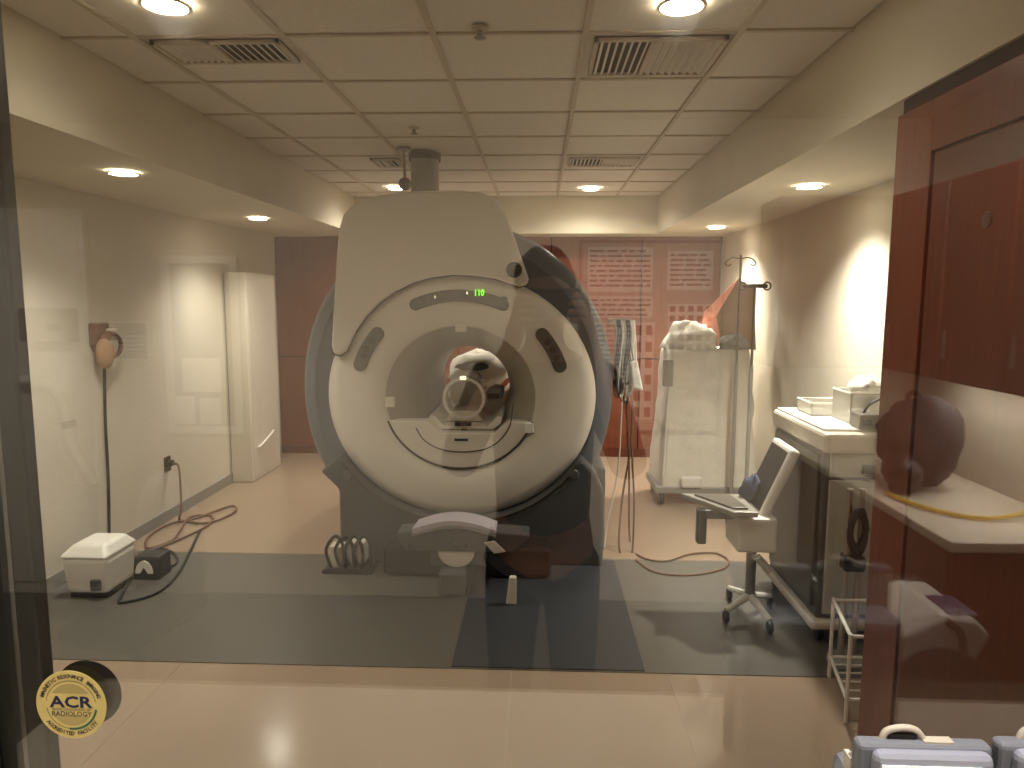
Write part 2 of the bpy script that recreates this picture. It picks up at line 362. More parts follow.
# bridge (lower half plate of the flare)
zb = aty(463, 421, 4.6).z
a0 = math.asin((zb-GZ)/.47)
pl = [(GX+.5*cos(a), GZ+.47*sin(a)) for a in [pi-a0+(pi+2*a0)*i/28 for i in range(29)]]
nx0, nx1 = aty(431, 421, 4.6).x, aty(504, 421, 4.6).x; zn = aty(463, 433, 4.6).z
notch = [(nx1+.02, zb), (nx1, zb-.02), (nx1-.06, zn), (nx0+.06, zn), (nx0, zb-.02), (nx0-.02, zb)]
MB().prismY(pl+notch, 4.588, 4.70).build('bridge', M_cover, mri, bevel=.006)
B(GX-.27, GX+.27, 4.70, 6.1, zn-.03, zn).build('bore_floor', M_bore, mri)
MB().tube([(GX+.505*cos(a), 4.588, GZ+.475*sin(a)) for a in [pi-a0+(pi+2*a0)*i/30 for i in range(31)]], .007, 6).build('bridge_seam', M_seam, mri, smooth=True)
pp = [aty(px, py, 4.586) for px, py in ((513, 404), (510, 425), (500, 440), (485, 449), (462, 452), (440, 449), (424, 440), (416, 428))]
MB().tube(pp, .004, 6, smooth=5).build('table_seam', M_seam, mri, smooth=True)
p = aty(461, 440, 4.58); B(p.x-.045, p.x+.045, 4.583, 4.59, p.z-.008, p.z+.008).build('bridge_slot', M_seam, mri, bevel=.003)
# laser windows and blocks
p = aty(461, 328, 4.62); B(p.x-.035, p.x+.035, 4.60, 4.66, p.z-.025, p.z+.025).build('laser_window', M_cover, mri, bevel=.006)
for px, py, mm in ((390, 402, M_cover), (529, 428, M_white)):
    p = aty(px, py, 4.58); B(p.x-.03, p.x+.03, 4.565, 4.60, p.z-.033, p.z+.033).build('side_block', mm, mri, bevel=.006)
# control arcs
def arc(a0, a1, r0, r1, y0, y1, n=20):
    c0, c1 = (a0+a1)/2, 0
    out = []
    for i in range(n+1): a = a0+(a1-a0)*i/n; out.append((GX+r1*cos(a), GZ+r1*.955*sin(a)))
    # rounded end
    def cap(a, sgn):
        rm, rr = (r0+r1)/2, (r1-r0)/2; cx, cz = GX+rm*cos(a), GZ+rm*.955*sin(a)
        return [(cx+rr*cos(a+sgn*t), cz+rr*sin(a+sgn*t)) for t in [pi*k/8 for k in range(1, 8)]]
    out += cap(a1, 1)
    for i in range(n+1): a = a1+(a0-a1)*i/n; out.append((GX+r0*cos(a), GZ+r0*.955*sin(a)))
    cc = cap(a0, -1); out += list(reversed(cc))
    return MB().prismY(out, y0, y1)
D = math.radians
disp = arc(D(66), D(114), .655, .735, 4.578, 4.60).build('display_arc', M_dgrey, mri, bevel=.004)
arc(D(141), D(161), .645, .735, 4.578, 4.61).build('control_pad', M_dgrey, mri, bevel=.004)
arc(D(19), D(39), .645, .735, 4.578, 4.61).build('control_pad', M_dgrey, mri, bevel=.004)
p = aty(479, 293, 4.575); tv, tf = text_geo('110', .056, .0012)
MB().add([(p.x+x*.8, 4.5755, p.z+y) for x, y, z in tv], tf).build('digits', M_green, disp)
for px, py in ((467, 293), (435, 297)):
    p = aty(px, py, 4.575); B(p.x-.004, p.x+.004, 4.5745, 4.579, p.z-.009, p.z+.009).build('indicator', M_led, disp)
for px, py in ((421, 300), (504, 300)):
    p = aty(px, py, 4.575); MB().lathe([(.024, .004), (.024, -.003), (0.001, -.005)], (p.x, 4.577, p.z), 'y', 20).build('button', M_dgrey, disp, smooth=True)
for s_, a in ((0, 146), (0, 151), (0, 156), (1, 24), (1, 29), (1, 34)):
    a = D(a); MB().lathe([(.022, .004), (.022, -.003), (0.001, -.004)], (GX+.69*cos(a), 4.577, GZ+.69*.955*sin(a)), 'y', 16).build('button', M_seam, mri, smooth=True)
# hood
hood_px = [(336, 260), (338, 232), (343, 214), (352, 205), (366, 198), (390, 193), (413, 191), (462, 190), (483, 193), (496, 199), (504, 210), (514, 236), (529, 280), (527, 285), (519, 287), (495, 279), (474, 276), (452, 275), (430, 278), (413, 283), (395, 292), (380, 303), (366, 317), (355, 333), (347, 351), (340, 356), (333, 354), (331, 346)]
hp = [aty(px, py, 4.555) for px, py in hood_px]
hd = MB().prismY([(p.x, p.z) for p in hp], 4.555, 5.25).build('hood', M_hood, mri, bevel=.018, seg=3)
MB().tube([p+Vector((0, .012, 0)) for p in [aty(*q_, 4.56) for q_ in hood_px[12:]]], .008, 6).build('hood_seam', M_seam, mri, smooth=True)
p = aty(514, 270, 4.55); MB().lathe([(.05, .012), (.05, -.012), (.042, -.02), (.001, -.022)], (p.x, 4.55, p.z), 'y', 24).build('hood_knob', M_seam, mri, smooth=True)
# base with cradle
def fa(px, py): p = aty(px, py, 4.5); return (p.x, p.z)
outer = [fa(329, 492), fa(322, 480)]
wing = [(GX+FX*1.0*cos(a), GZ+FZ*1.0*sin(a)) for a in [D(211)+D(118)*i/30 for i in range(31)]]
bl, br = atz(331, 571, 0).x, atz(604, 566, 0).x
poly = [(bl+.02, .0), (br-.01, .0), (br-.01, .50), (GX+.90, .62), (GX+.80, .72)]+list(reversed(wing))+[(GX-.80, .72), (GX-.92, .62), (bl+.02, .50)]
MB().prismY(poly, 4.52, 4.74).build('base', M_base, mri, bevel=.02)
MB().tube([(x, 4.515, z) for x, z in wing], .009, 6).build('cradle_seam', M_seam, mri, smooth=True)
for x0, x1 in ((bl-.0, bl+.34), (br-.30, br+.02)): B(x0, x1, 4.75, 6.1, 0, .62).build('side_skirt', M_base, mri, bevel=.03)
for px, py in ((347, 476), (574, 475)):
    p = aty(px, py, 4.51); MB().lathe([(.036, .02), (.036, -.006), (.03, -.012), (.001, -.014)], (p.x, 4.52, p.z), 'y', 20).build('cradle_cap', M_base, mri, smooth=True)
# exhaust pipe
p = aty(425, 180, 5.2)
MB().lathe([(.1, 0), (.1, CEIL-2.2)], (p.x, 5.2, 2.2), n=28).build('exhaust_pipe', M_gry, mri, smooth=True)
MB().lathe([(.115, 0), (.115, .05)], (p.x, 5.2, CEIL-.06), n=28).build('pipe_collar', M_dgrey, mri, smooth=True)
# docking table end
def y_(px, py, y): return aty(px, py, y)
tb_y = 4.05
n = 14; top = []; bot = []
for i in range(n+1):
    t = i/n; px = 412+84*t; top.append(aty(px, 529-9*sin(pi*t)+2*t, tb_y)); bot.append(aty(px, 534-9*sin(pi*t)+1*t, tb_y))
bk = [Vector((v.x*.98-.008, tb_y+.20, v.z-.004)) for v in top]
bkb = [Vector((v.x, v.y, v.z-.06)) for v in bk]
vs = top+bot+bk+bkb; N = n+1; fs = []
for i in range(n): fs += [(i, i+1, N+i+1, N+i), (i, 2*N+i, 2*N+i+1, i+1), (N+i, N+i+1, 3*N+i+1, 3*N+i), (2*N+i, 3*N+i, 3*N+i+1, 2*N+i+1)]
fs += [(0, N, 3*N, 2*N), (n, 2*N+n, 3*N+n, N+n)]
MB().add(vs, fs).build('table_pad', M_pad, mri, smooth=True)
MB().tube([v+Vector((0, -.004, -.012)) for v in bot], .012, 6).build('pad_trim', M_dgrey, mri, smooth=True)
a, b = aty(400, 540, tb_y), aty(524, 540, tb_y); zz = [aty(460, y, tb_y).z for y in (532, 538, 552)]
MB().prismY([(a.x-.02, zz[0]-.01), (a.x-.02, zz[1]), (a.x+.03, zz[2]), (b.x-.06, zz[2]), (b.x+.03, zz[1]), (b.x+.03, zz[0]-.01), (GX+.1, zz[0]+.012), (GX-.1, zz[0]+.012)], tb_y, 4.22).build('dock_platform', M_base, mri, bevel=.012)
MB().prismY([(a.x+.05, zz[2]-.02), (a.x+.05, zz[2]+.01), (b.x-.03, zz[2]+.01), (b.x-.03, zz[2]-.02)], tb_y+.1, 4.54).build('dock_rail', M_seam, mri, bevel=.006)
a, b = aty(430, 560, tb_y).x, aty(484, 560, tb_y).x
ped = B(a, b, tb_y+.03, 4.5, .16, zz[2]).build('pedestal', M_base, mri, bevel=.015)
p = aty(456, 552, tb_y); MB().prismY([(p.x+.11*cos(t), p.z+.0+.1*sin(t)) for t in [pi+pi*i/16 for i in range(17)]], tb_y+.012, tb_y+.04).build('latch_plate', M_hood, mri, bevel=.004)
p = aty(454, 573, tb_y); B(p.x-.075, p.x+.075, tb_y+.01, tb_y+.05, p.z-.04, p.z+.03).build('latch_slot', M_blackp, mri, bevel=.01)
p = aty(455, 590, tb_y); B(p.x-.09, p.x+.07, tb_y-.06, tb_y+.2, 0.01, .16).build('pedal', M_base, mri, bevel=.02)
for px, py in ((456, 545), (467, 545), (410, 545)):
    p = aty(px, py, tb_y); MB().lathe([(.014, .01), (.014, -.006), (.001, -.008)], (p.x, tb_y-.002, p.z), 'y', 12).build('bolt', M_blackp, mri, smooth=True)
for s_ in (-1, 1):
    B(GX+.07+s_*.33-.2, GX+.07+s_*.33+.2, 4.28, 4.52, .02, .20).build('dock_foot', M_blackp, mri, bevel=.02)
p = atz(511, 590, .1); MB().hexa([(p.x-.03, p.y, .012), (p.x+.03, p.y, .012), (p.x+.03, p.y+.04, .012), (p.x-.03, p.y+.04, .012)], [(p.x-.01, p.y+.01, .17), (p.x+.03, p.y+.01, .17), (p.x+.03, p.y+.05, .17), (p.x-.01, p.y+.05, .17)]).build('release_lever', M_cream, mri, bevel=.006)
MB().hexa([aty(484, 543, tb_y-.01), aty(494, 541, tb_y-.01), aty(506, 552, tb_y-.01), aty(494, 554, tb_y-.01)], [v+Vector((0, .03, 0)) for v in (aty(484, 543, tb_y-.01), aty(494, 541, tb_y-.01), aty(506, 552, tb_y-.01), aty(494, 554, tb_y-.01))]).build('dock_tab', M_hood, mri, bevel=.004)

# cradle + head coil inside bore
cy = 4.78
tbz = aty(465, 432, cy).z
mt = thing('patient_cradle', 'narrow cream cradle board lying inside the scanner bore', 'cradle', (GX, 5.2, zn))
x0, x1 = aty(431, 424, cy).x, aty(503, 424, cy).x
MB().prismY([(x0, zb+.015), (x0+.03, zb+.02), (x0+.10, zn+.03), (x1-.10, zn+.03), (x1-.03, zb+.02), (x1, zb+.015), (x1-.01, zb-.035), (x1-.065, zn+.005), (x0+.065, zn+.005), (x0+.01, zb-.035)], cy-.08, 6.62).build('board', M_cover, mt, bevel=.005)
p = aty(463, 424, cy-.09); B(p.x-.055, p.x+.055, cy-.1, cy-.06, p.z-.013, p.z+.013).build('plug', M_blackp, mt, bevel=.004)
p = aty(464, 431, cy-.09); B(p.x-.018, p.x+.018, cy-.1, cy-.06, p.z-.02, p.z+.016).build('latch', M_dgrey, mt, bevel=.004)
hc = thing('head_coil', 'round white birdcage head coil resting in the scanner bore', 'head coil', (GX, 5.0, zn+.03))
c = aty(464, 398, 4.86); rr = .148
MB().lathe([(rr*.86, 0), (rr*.86, -.02), (rr, -.02), (rr, .03), (rr*.86, .03), (rr*.86, 0)], (c.x, c.y, c.z), 'y', 32).build('end_ring', M_white, hc, smooth=True)
MB().lathe([(rr*.86, 0), (rr*.86, -.02), (rr, -.02), (rr, .03), (rr*.86, .03), (rr*.86, 0)], (c.x, c.y+.28, c.z), 'y', 32).build('end_ring', M_white, hc, smooth=True)
MB().lathe([(rr*.84, .25), (rr*.5, .26), (.001, .262)], (c.x, c.y, c.z), 'y', 32).build('coil_shell', M_bore, hc, smooth=True)
for k in range(10):
    a = 2*pi*k/10+.3; MB().tube([(c.x+rr*.93*cos(a), c.y+.02, c.z+rr*.93*sin(a)), (c.x+rr*.93*cos(a), c.y+.27, c.z+rr*.93*sin(a))], .014, 8).build('rung', M_cream, hc, smooth=True)
MB().prismY([(c.x-.13, zn+.035), (c.x+.13, zn+.035), (c.x+.09, c.z-.09), (c.x-.09, c.z-.09)], c.y-.01, c.y+.27).build('coil_base', M_cream, hc, bevel=.008)
p = aty(463, 378, 4.84); B(p.x-.02, p.x+.02, 4.83, 4.86, p.z-.012, p.z+.012).build('clip', M_led, hc, bevel=.004)
MB().blob((c.x-.03, 6.42, zn+.23), (.27, .16, .19), amp=.3, freq=5).build('folded_blanket', M_cloth, smooth='all', label='crumpled white blanket lying behind the head coil in the bore', cat='blanket')
MB().blob((c.x+.02, 5.22, c.z+.185), (.12, .06, .03), amp=.25).build('strap_roll', M_cloth2, smooth='all', label='grey rolled strap on top of the head coil', cat='strap')
t = thing('side_cushion', 'grey wedge cushion beside the head coil in the bore', 'cushion', (c.x+.22, 5.05, c.z))
MB().prismY([(c.x+.14, c.z+.03), (c.x+.2, c.z+.06), (c.x+.265, c.z+.05), (c.x+.262, c.z-.01), (c.x+.16, c.z-.04)], 4.95, 5.2).build('pad', M_blue, t, bevel=.01)
B(c.x+.16, c.x+.235, 4.94, 4.952, c.z-.012, c.z+.022).build('label_patch', M_blackp, t)

# ceiling camera above hood
p = aty(405, 184, 5.0); t = thing('room_camera', 'small dark ball camera hanging beside the exhaust pipe', 'camera', (p.x, 5.0, p.z))
MB().blob((p.x, 5.0, p.z), (.045, .045, .045)).build('ball', M_dgrey, t, smooth='all')
MB().tube([(p.x, 5.0, p.z+.02), (p.x-.01, 5.02, CEIL-.006)], .010).build('stem', M_gry, t, smooth=True)
MB().lathe([(.05, 0), (.05, -.015), (.001, -.016)], (p.x-.01, 5.02, CEIL-.006), n=18).build('mount', M_gry, t, smooth=True)

# ------------------------------------------------------------------ cables on scanner's right side
hx, hy = .575, 4.95
t = thing('coil_cable_bundle', 'bundle of dark and pale coil cables hanging beside the scanner', 'cables', (hx, hy, 1.0))
B(hx-.10, hx+.06, hy-.01, hy+.03, 1.58, 1.62).build('hook_bar', M_steel, t, bevel=.006)
for k in range(11):
    x = hx-.06+.012*k+random.uniform(-.006, .006); zb_ = random.uniform(1.0, 1.2); y = hy-.03+random.uniform(-.02, .02)
    MB().tube([(x, y, 1.61), (x+.01, y-.02, 1.5), (x-.012, y, zb_+.1), (x+.012, y-.01, zb_), (x+.03, y, zb_+.12), (x+.02, y+.01, 1.5), (x+.012, y+.02, 1.61)], random.choice((.006, .008)), 6, smooth=5).build('cable_loop', random.choice((M_black, M_black, M_dgrey, M_white)), t, smooth=True)
def loopcable(pts, r, m, name, label, group=None, parent=None):
    o = MB().tube(pts, r, 8, smooth=8).build(name, m, parent, smooth=True); tag(o, label, None if parent else 'cable', group); return o
lx = .60
loopcable([aty(633, 400, 4.9), aty(630, 450, 4.9), aty(622, 500, 4.9), aty(619, 545, 4.8), aty(624, 558, 4.8), aty(632, 552, 4.8), aty(634, 500, 4.85), aty(632, 450, 4.9), aty(634, 402, 4.92)], .007, M_brown, 'hanging_cable', 'brown cable hanging in a long loop near the linen cart')
loopcable([aty(626, 400, 4.94), aty(629, 470, 4.94)]+[atz(px, py, .01) for px, py in ((630, 540), (640, 556), (665, 561), (690, 554), (715, 553), (728, 560), (722, 569), (690, 575), (655, 572), (636, 560))], .007, M_brown, 'floor_cable', 'brown cable dropping to the floor and looping before the linen cart')
loopcable([aty(622, 402, 4.9), aty(618, 470, 4.9), aty(608, 520, 4.85), aty(603, 548, 4.8), aty(592, 525, 4.72), aty(578, 519, 4.62), aty(573, 528, 4.6)], .006, M_hood, 'thin_cable', 'thin pale cable running to the scanner base')
p = aty(638, 375, 4.86); t = thing('call_handset', 'white handset hanging beside the cable bundle', 'handset', p)
MB().hexa([(p.x-.03, p.y, p.z-.09), (p.x+.04, p.y, p.z-.11), (p.x+.04, p.y+.04, p.z-.11), (p.x-.03, p.y+.04, p.z-.09)], [(p.x-.055, p.y, p.z+.09), (p.x-.005, p.y, p.z+.10), (p.x-.005, p.y+.04, p.z+.10), (p.x-.055, p.y+.04, p.z+.09)]).build('body', M_white, t, bevel=.012)
MB().tube([(p.x-.03, p.y+.02, p.z+.1), (p.x-.05, p.y+.03, p.z+.2), (p.x-.07, hy, 1.6)], .005, 6, smooth=4).build('cord', M_black, t, smooth=True)

# cables by base left
t = thing('connector_box', 'small connector box wrapped in black cables by the scanner foot', 'connector', atz(345, 568, 0))
p0 = atz(347, 572, 0)
B(p0.x-.11, p0.x-.02, p0.y, p0.y+.1, .02, .17).build('connector', M_cream, t, bevel=.008)
B(p0.x-.005, p0.x+.12, p0.y-.02, p0.y+.1, .06, .20).build('connector', M_hood, t, bevel=.008)
B(p0.x-.15, p0.x+.17, p0.y-.05, p0.y+.14, .0, .03).build('tray', M_blackp, t, bevel=.008)
for k in range(4):
    x = p0.x-.09+.06*k
    MB().tube([(x, p0.y-.03, .03), (x-.03, p0.y-.04, .16), (x+.03, p0.y-.03, .25), (x+.08, p0.y-.035, .18), (x+.07, p0.y-.04, .04), (x-.03, p0.y-.05, .035)], .011, 8, smooth=6).build('cable', M_black, t, smooth=True)

# ------------------------------------------------------------------ linen cart
lc = thing('linen_cart', 'tall white covered linen cart standing at the back of the scanner room', 'cart', (1.4, 6.2, 0))
y0, y1 = 5.95, 6.45
def pt(px, py, y): return aty(px, py, y)
bl_, br_ = aty(662, 490, y0), aty(757, 492, y0); tl_, tr_ = aty(671, 350, y0), aty(752, 353, y0)
ctop = tl_.z
NX, NZ = 22, 24; vs = []
sides = [((bl_.x, y0), (br_.x, y0)), ((br_.x, y0), (br_.x, y1)), ((br_.x, y1), (bl_.x-.04, y1)), ((bl_.x-.04, y1), (bl_.x, y0))]
sidet = [((tl_.x, y0+.03), (tr_.x, y0+.03)), ((tr_.x, y0+.03), (tr_.x, y1-.03)), ((tr_.x, y1-.03), (tl_.x, y1-.03)), ((tl_.x, y1-.03), (tl_.x, y0+.03))]
per = []
for (a, b), (c_, d) in zip(sides, sidet):
    for i in range(NX): t_ = i/NX; per.append(((a[0]+(b[0]-a[0])*t_, a[1]+(b[1]-a[1])*t_), (c_[0]+(d[0]-c_[0])*t_, c_[1]+(d[1]-c_[1])*t_)))
for j in range(NZ+1):
    h = j/NZ; z = .17+(ctop-.17)*h
    for (bx, by), (tx, ty) in per:
        x, y = bx+(tx-bx)*h, by+(ty-by)*h
        q_ = .018*noise.noise(Vector((x*5, y*5, z*3.5)))+.012*noise.noise(Vector((x*3+z*6, y*4, z*9)))
        fade = min(1, h*2.5)
        dx, dy = x-(bl_.x+br_.x)/2, y-(y0+y1)/2; L_ = sqrt(dx*dx+dy*dy)
        vs.append((x+dx/L_*q_*fade*1.6, y+dy/L_*q_*fade*1.6, z))
np_ = len(per); fs = [(j*np_+i, j*np_+(i+1) % np_, (j+1)*np_+(i+1) % np_, (j+1)*np_+i) for j in range(NZ) for i in range(np_)]
fs.append(tuple(NZ*np_+i for i in range(np_)))
MB().add(vs, fs).build('cover', M_cloth, lc, smooth='all')
B(bl_.x-.06, br_.x+.02, y0-.02, y1+.02, .11, .17).build('base_frame', M_gry, lc, bevel=.01)
for x in (bl_.x, br_.x-.03):
    for y in (y0+.04, y1-.04): MB().lathe([(.05, -.018), (.055, -.01), (.055, .01), (.05, .018)], (x, y, .055), 'x', 16, cap=True).build('caster', M_black, lc, smooth=True)
for px in (662, 672): a, b = aty(px-9, 476, y0-.03), aty(px-1, 352, y0-.005); MB().tube([a, b], .008).build('frame_rod', M_white, lc, smooth=True) if px == 672 else None
p = aty(691, 482, y0-.02); B(p.x-.09, p.x+.09, y0-.045, y0-.005, p.z-.05, p.z+.05).build('tag_plate', M_white, lc, bevel=.02)
p = aty(669, 372, y0-.01); B(p.x-.05, p.x+.035, y0-.022, y0+.01, p.z-.12, p.z+.1).build('pocket', M_cloth2, lc, bevel=.006)
MB().blob((aty(690, 345, 6.15).x, 6.15, ctop+.001), (.24, .2, .22), amp=.3, freq=7, zmin=0.0).build('linen_heap', M_cloth, smooth='all', label='heap of crumpled white linen on top of the linen cart', cat='linen')
MB().blob((aty(733, 347, 6.15).x, 6.12, ctop+.001), (.13, .12, .12), amp=.4, freq=8, zmin=0.0).build('grey_cloth', M_cloth2, smooth='all', label='crumpled grey cloth on the linen cart under the salmon folder', cat='cloth')
# salmon folder
fy = 6.2
t = thing('paper_folder', 'large folded salmon and tan paper board standing on the linen cart', 'folder', aty(730, 345, fy))
P1 = [aty(px, py, fy) for px, py in ((716, 316), (738, 279), (754, 288), (756, 350), (722, 348))]
MB().hexa(P1, [v+Vector((0, .012, 0)) for v in P1]).build('front_sheet', M_tan, t)
P1 = [aty(702, 321, fy+.10), aty(704, 312, fy+.10), aty(735, 281, fy+.05), aty(738, 279, fy), aty(716, 316, fy), aty(722, 348, fy), aty(703, 330, fy+.09)]
MB().hexa(P1, [v+Vector((.004, .012, 0)) for v in P1]).build('side_sheet', M_pink, t)

# IV poles
def iv_pole(px, ptop, ybase, label, dark, hook):
    top_ = aty(px, ptop, ybase); x = top_.x
    t = thing('iv_pole', label, 'pole', (x, ybase, 0), 'drip stands by the linen cart')
    MB().tube([(x, ybase, .1), (x, ybase, top_.z)], .010, 10).build('pole', M_pole, t, smooth=True)
    MB().tube([(x, ybase, .1), (x, ybase, 1.25)], .015, 10).build('sleeve', M_gry, t, smooth=True)
    w_ = hook
    if dark:
        B(x-w_, x+w_, ybase-.02, ybase+.02, top_.z-.015, top_.z+.015).build('head_bar', M_dgrey, t, bevel=.006)
        for s_ in (-1, 1): MB().lathe([(.028, -.008), (.034, 0), (.028, .008), (.022, 0), (.028, -.008)], (x+s_*w_, ybase, top_.z), 'y', 16).build('hook', M_pole, t, smooth=True)
    else:
        for s_ in (-1, 1): MB().tube([(x, ybase, top_.z-.03), (x+s_*.06, ybase, top_.z-.02), (x+s_*w_, ybase, top_.z-.04), (x+s_*(w_+.02), ybase, top_.z-.065), (x+s_*w_, ybase, top_.z-.085), (x+s_*(w_-.025), ybase, top_.z-.07)], .0055, 6, smooth=4).build('hook', M_pole, t, smooth=True)
    for k in range(5):
        a = 2*pi*k/5+.3; e = (x+.13*cos(a), ybase+.13*sin(a), .06)
        lg = MB().tube([(x, ybase, .12), e], .014, 8).build('leg', M_gry, t, smooth=True)
        MB().lathe([(.02, -.01), (.025, 0), (.02, .01)], (e[0], e[1], .025), 'x', 12, cap=True).build('caster', M_black, lg, smooth=True)
iv_pole(741, 255, 5.79, 'thin drip stand with two open wire hooks rising above the salmon folder', False, .1)
iv_pole(755, 286, 5.44, 'drip stand with dark cross bar near the white wall', True, .09)

# ------------------------------------------------------------------ grey supply cabinet, right
sc = thing('supply_cabinet', 'grey-green wheeled supply cabinet with white top along the right wall', 'cabinet', (1.67, 3.9, 0))
cx0, cy0, cy1 = 1.41, 3.52, 4.30; cxr = XR-.02
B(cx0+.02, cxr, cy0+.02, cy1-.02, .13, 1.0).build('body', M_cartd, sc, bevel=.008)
B(cx0+.045, cxr-.02, cy0, cy0+.02, .16, .86).build('door', M_cart, sc, bevel=.006)
dr = B(cx0+.045, cxr-.02, cy0, cy0+.02, .875, 1.0).build('drawer', M_cart, sc, bevel=.006)
B(1.60, 1.76, cy0-.025, cy0+.002, .90, .945).build('drawer_pull', M_blackp, dr, bevel=.006)
B(cx0, cxr, cy0-.02, cy1, 1.0, 1.10).build('top', M_ctop, sc, bevel=.018)
B(cx0+.02, cxr, cy0+.05, cy1-.02, 1.10, 1.112).build('top_liner', M_white, sc, bevel=.004)
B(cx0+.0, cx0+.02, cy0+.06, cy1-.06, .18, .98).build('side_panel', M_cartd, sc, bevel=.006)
B(cx0-.02, cxr, cy0-.03, cy1+.02, .085, .13).build('bumper', M_cream, sc, bevel=.014)
for x in (cx0+.05, cxr-.08):
    for y in (cy0+.05, cy1-.06): MB().lathe([(.035, -.015), (.04, 0), (.035, .015)], (x, y, .042), 'x', 14, cap=True).build('caster', M_black, sc, smooth=True)
zt = 1.112
def tray(x0, x1, y0, y1, h, m, name, label, cat):
    t = thing(name, label, cat, ((x0+x1)/2, (y0+y1)/2, zt))
    B(x0, x1, y0, y1, zt, zt+.006).build('bottom', m, t)
    for a in ((x0, x1, y0, y0+.006), (x0, x1, y1-.006, y1), (x0, x0+.006, y0, y1), (x1-.006, x1, y0, y1)): B(*a, zt, zt+h).build('side', m, t)
    MB().tube([(x0, y0, zt+h), (x1, y0, zt+h), (x1, y1, zt+h), (x0, y1, zt+h), (x0, y0, zt+h)], .006, 6).build('rim', M_white, t, smooth=True)
tray(1.52, 1.72, 3.98, 4.2, .07, M_clear, 'clear_tray', 'shallow clear plastic tray at the back of the supply cabinet', 'tray')
tray(1.62, 1.86, 3.72, 3.95, .16, M_clear, 'clear_bin', 'tall clear plastic bin on the supply cabinet behind the grey box', 'bin')
MB().blob((1.74, 3.83, zt+.16), (.09, .08, .08), amp=.4).build('plastic_bag', M_white, smooth='all', label='white plastic bag bulging out of the clear bin', cat='bag')
t = thing('battery_box', 'grey box with a wire loop on the supply cabinet', 'box', (1.7, 3.6, zt))
B(1.60, 1.80, 3.56, 3.68, zt, zt+.075).build('case', M_dgrey, t, bevel=.008)
B(1.615, 1.66, 3.552, 3.562, zt+.02, zt+.055).build('switch', M_blackp, t, bevel=.003)
MB().tube([(1.64, 3.62, zt+.07), (1.66, 3.6, zt+.12), (1.72, 3.6, zt+.15), (1.78, 3.6, zt+.12), (1.8, 3.6, zt+.07), (1.82, 3.6, zt+.02)], .007, 8, smooth=5).build('wire_loop', M_black, t, smooth=True)

# mobile workstation between linen cart and cabinet
ws = thing('injector_stand', 'mobile stand with tilted white screen, white control box and grey tray', 'stand', (1.15, 4.4, 0))
wy = 3.74
def W(px, py, y=wy): return aty(px, py, y)
a, b = W(759, 518), W(793, 449)
d = (b-a).normalized(); nn = Vector((d.z, 0, -d.x))
sb = [a-nn*.0, a+nn*.055, b+nn*.055, b]
scn = MB().hexa(sb, [v+Vector((-.02, .26, .02)) for v in sb]).build('screen', M_white, ws, bevel=.02, seg=3)
gl = [a-nn*.006+d*.03, a-nn*.001+d*.03, b-nn*.001-d*.03, b-nn*.006-d*.03]
MB().hexa([v+Vector((0, .03, 0)) for v in gl], [v+Vector((-.018, .23, .018)) for v in gl]).build('display', M_blackp, scn)
p = W(754, 534); B(p.x-.10, p.x+.11, wy-.05, wy+.2, p.z-.09, p.z+.10).build('control_box', M_white, ws, bevel=.015)
p2 = W(720, 508)
MB().hexa([W(693, 503), W(735, 523), W(752, 519), W(716, 498)], [v+Vector((0, 0, .025)) for v in (W(693, 503), W(735, 523), W(752, 519), W(716, 498))]) if False else None
tz = p2.z
MB().prismZ([(W(690, 508).x, wy+.25), (W(728, 508).x, wy-.1), (W(753, 508).x, wy-.1), (W(753, 508).x, wy+.25)], tz-.02, tz+.01).build('tray', M_gry, ws, bevel=.006)
MB().prismZ([(W(702, 508).x, wy+.20), (W(730, 508).x, wy-.06), (W(745, 508).x, wy-.06), (W(740, 508).x, wy+.2)], tz+.01, tz+.022).build('keypad', M_dgrey, ws, bevel=.004)
p = W(703, 535); B(p.x-.025, p.x+.025, wy+.02, wy+.08, p.z-.06, tz-.02).build('tray_bracket', M_blackp, ws, bevel=.008)
B(p.x-.02, W(752, 520).x, wy+.02, wy+.06, tz-.07, tz-.02).build('tray_arm', M_dgrey, ws, bevel=.008)
px_ = W(757, 560).x
MB().tube([(px_, wy+.1, .1), (px_, wy+.1, W(754, 545).z)], .028, 12).build('column', M_gry, ws, smooth=True)
MB().tube([W(757, 557, wy), W(770, 571, wy)], .022, 10).build('handle', M_white, ws, smooth=True)
for a in (.5, 1.9, 3.6, 5.0):
    e = (px_+.17*cos(a), wy+.1+.22*sin(a), .07)
    lg = MB().tube([(px_, wy+.1, .12), e], .022, 8, r1=.016).build('leg', M_white, ws, smooth=True)
    MB().lathe([(.03, -.012), (.035, 0), (.03, .012)], (e[0], e[1], .035), 'x', 14, cap=True).build('caster', M_black, lg, smooth=True)
p = W(754, 487, wy+.2); MB().blob((p.x, wy+.2, p.z-.03), (.07, .06, .09), amp=.5, freq=7).build('blue_bag', M_blued, ws, smooth='all') 

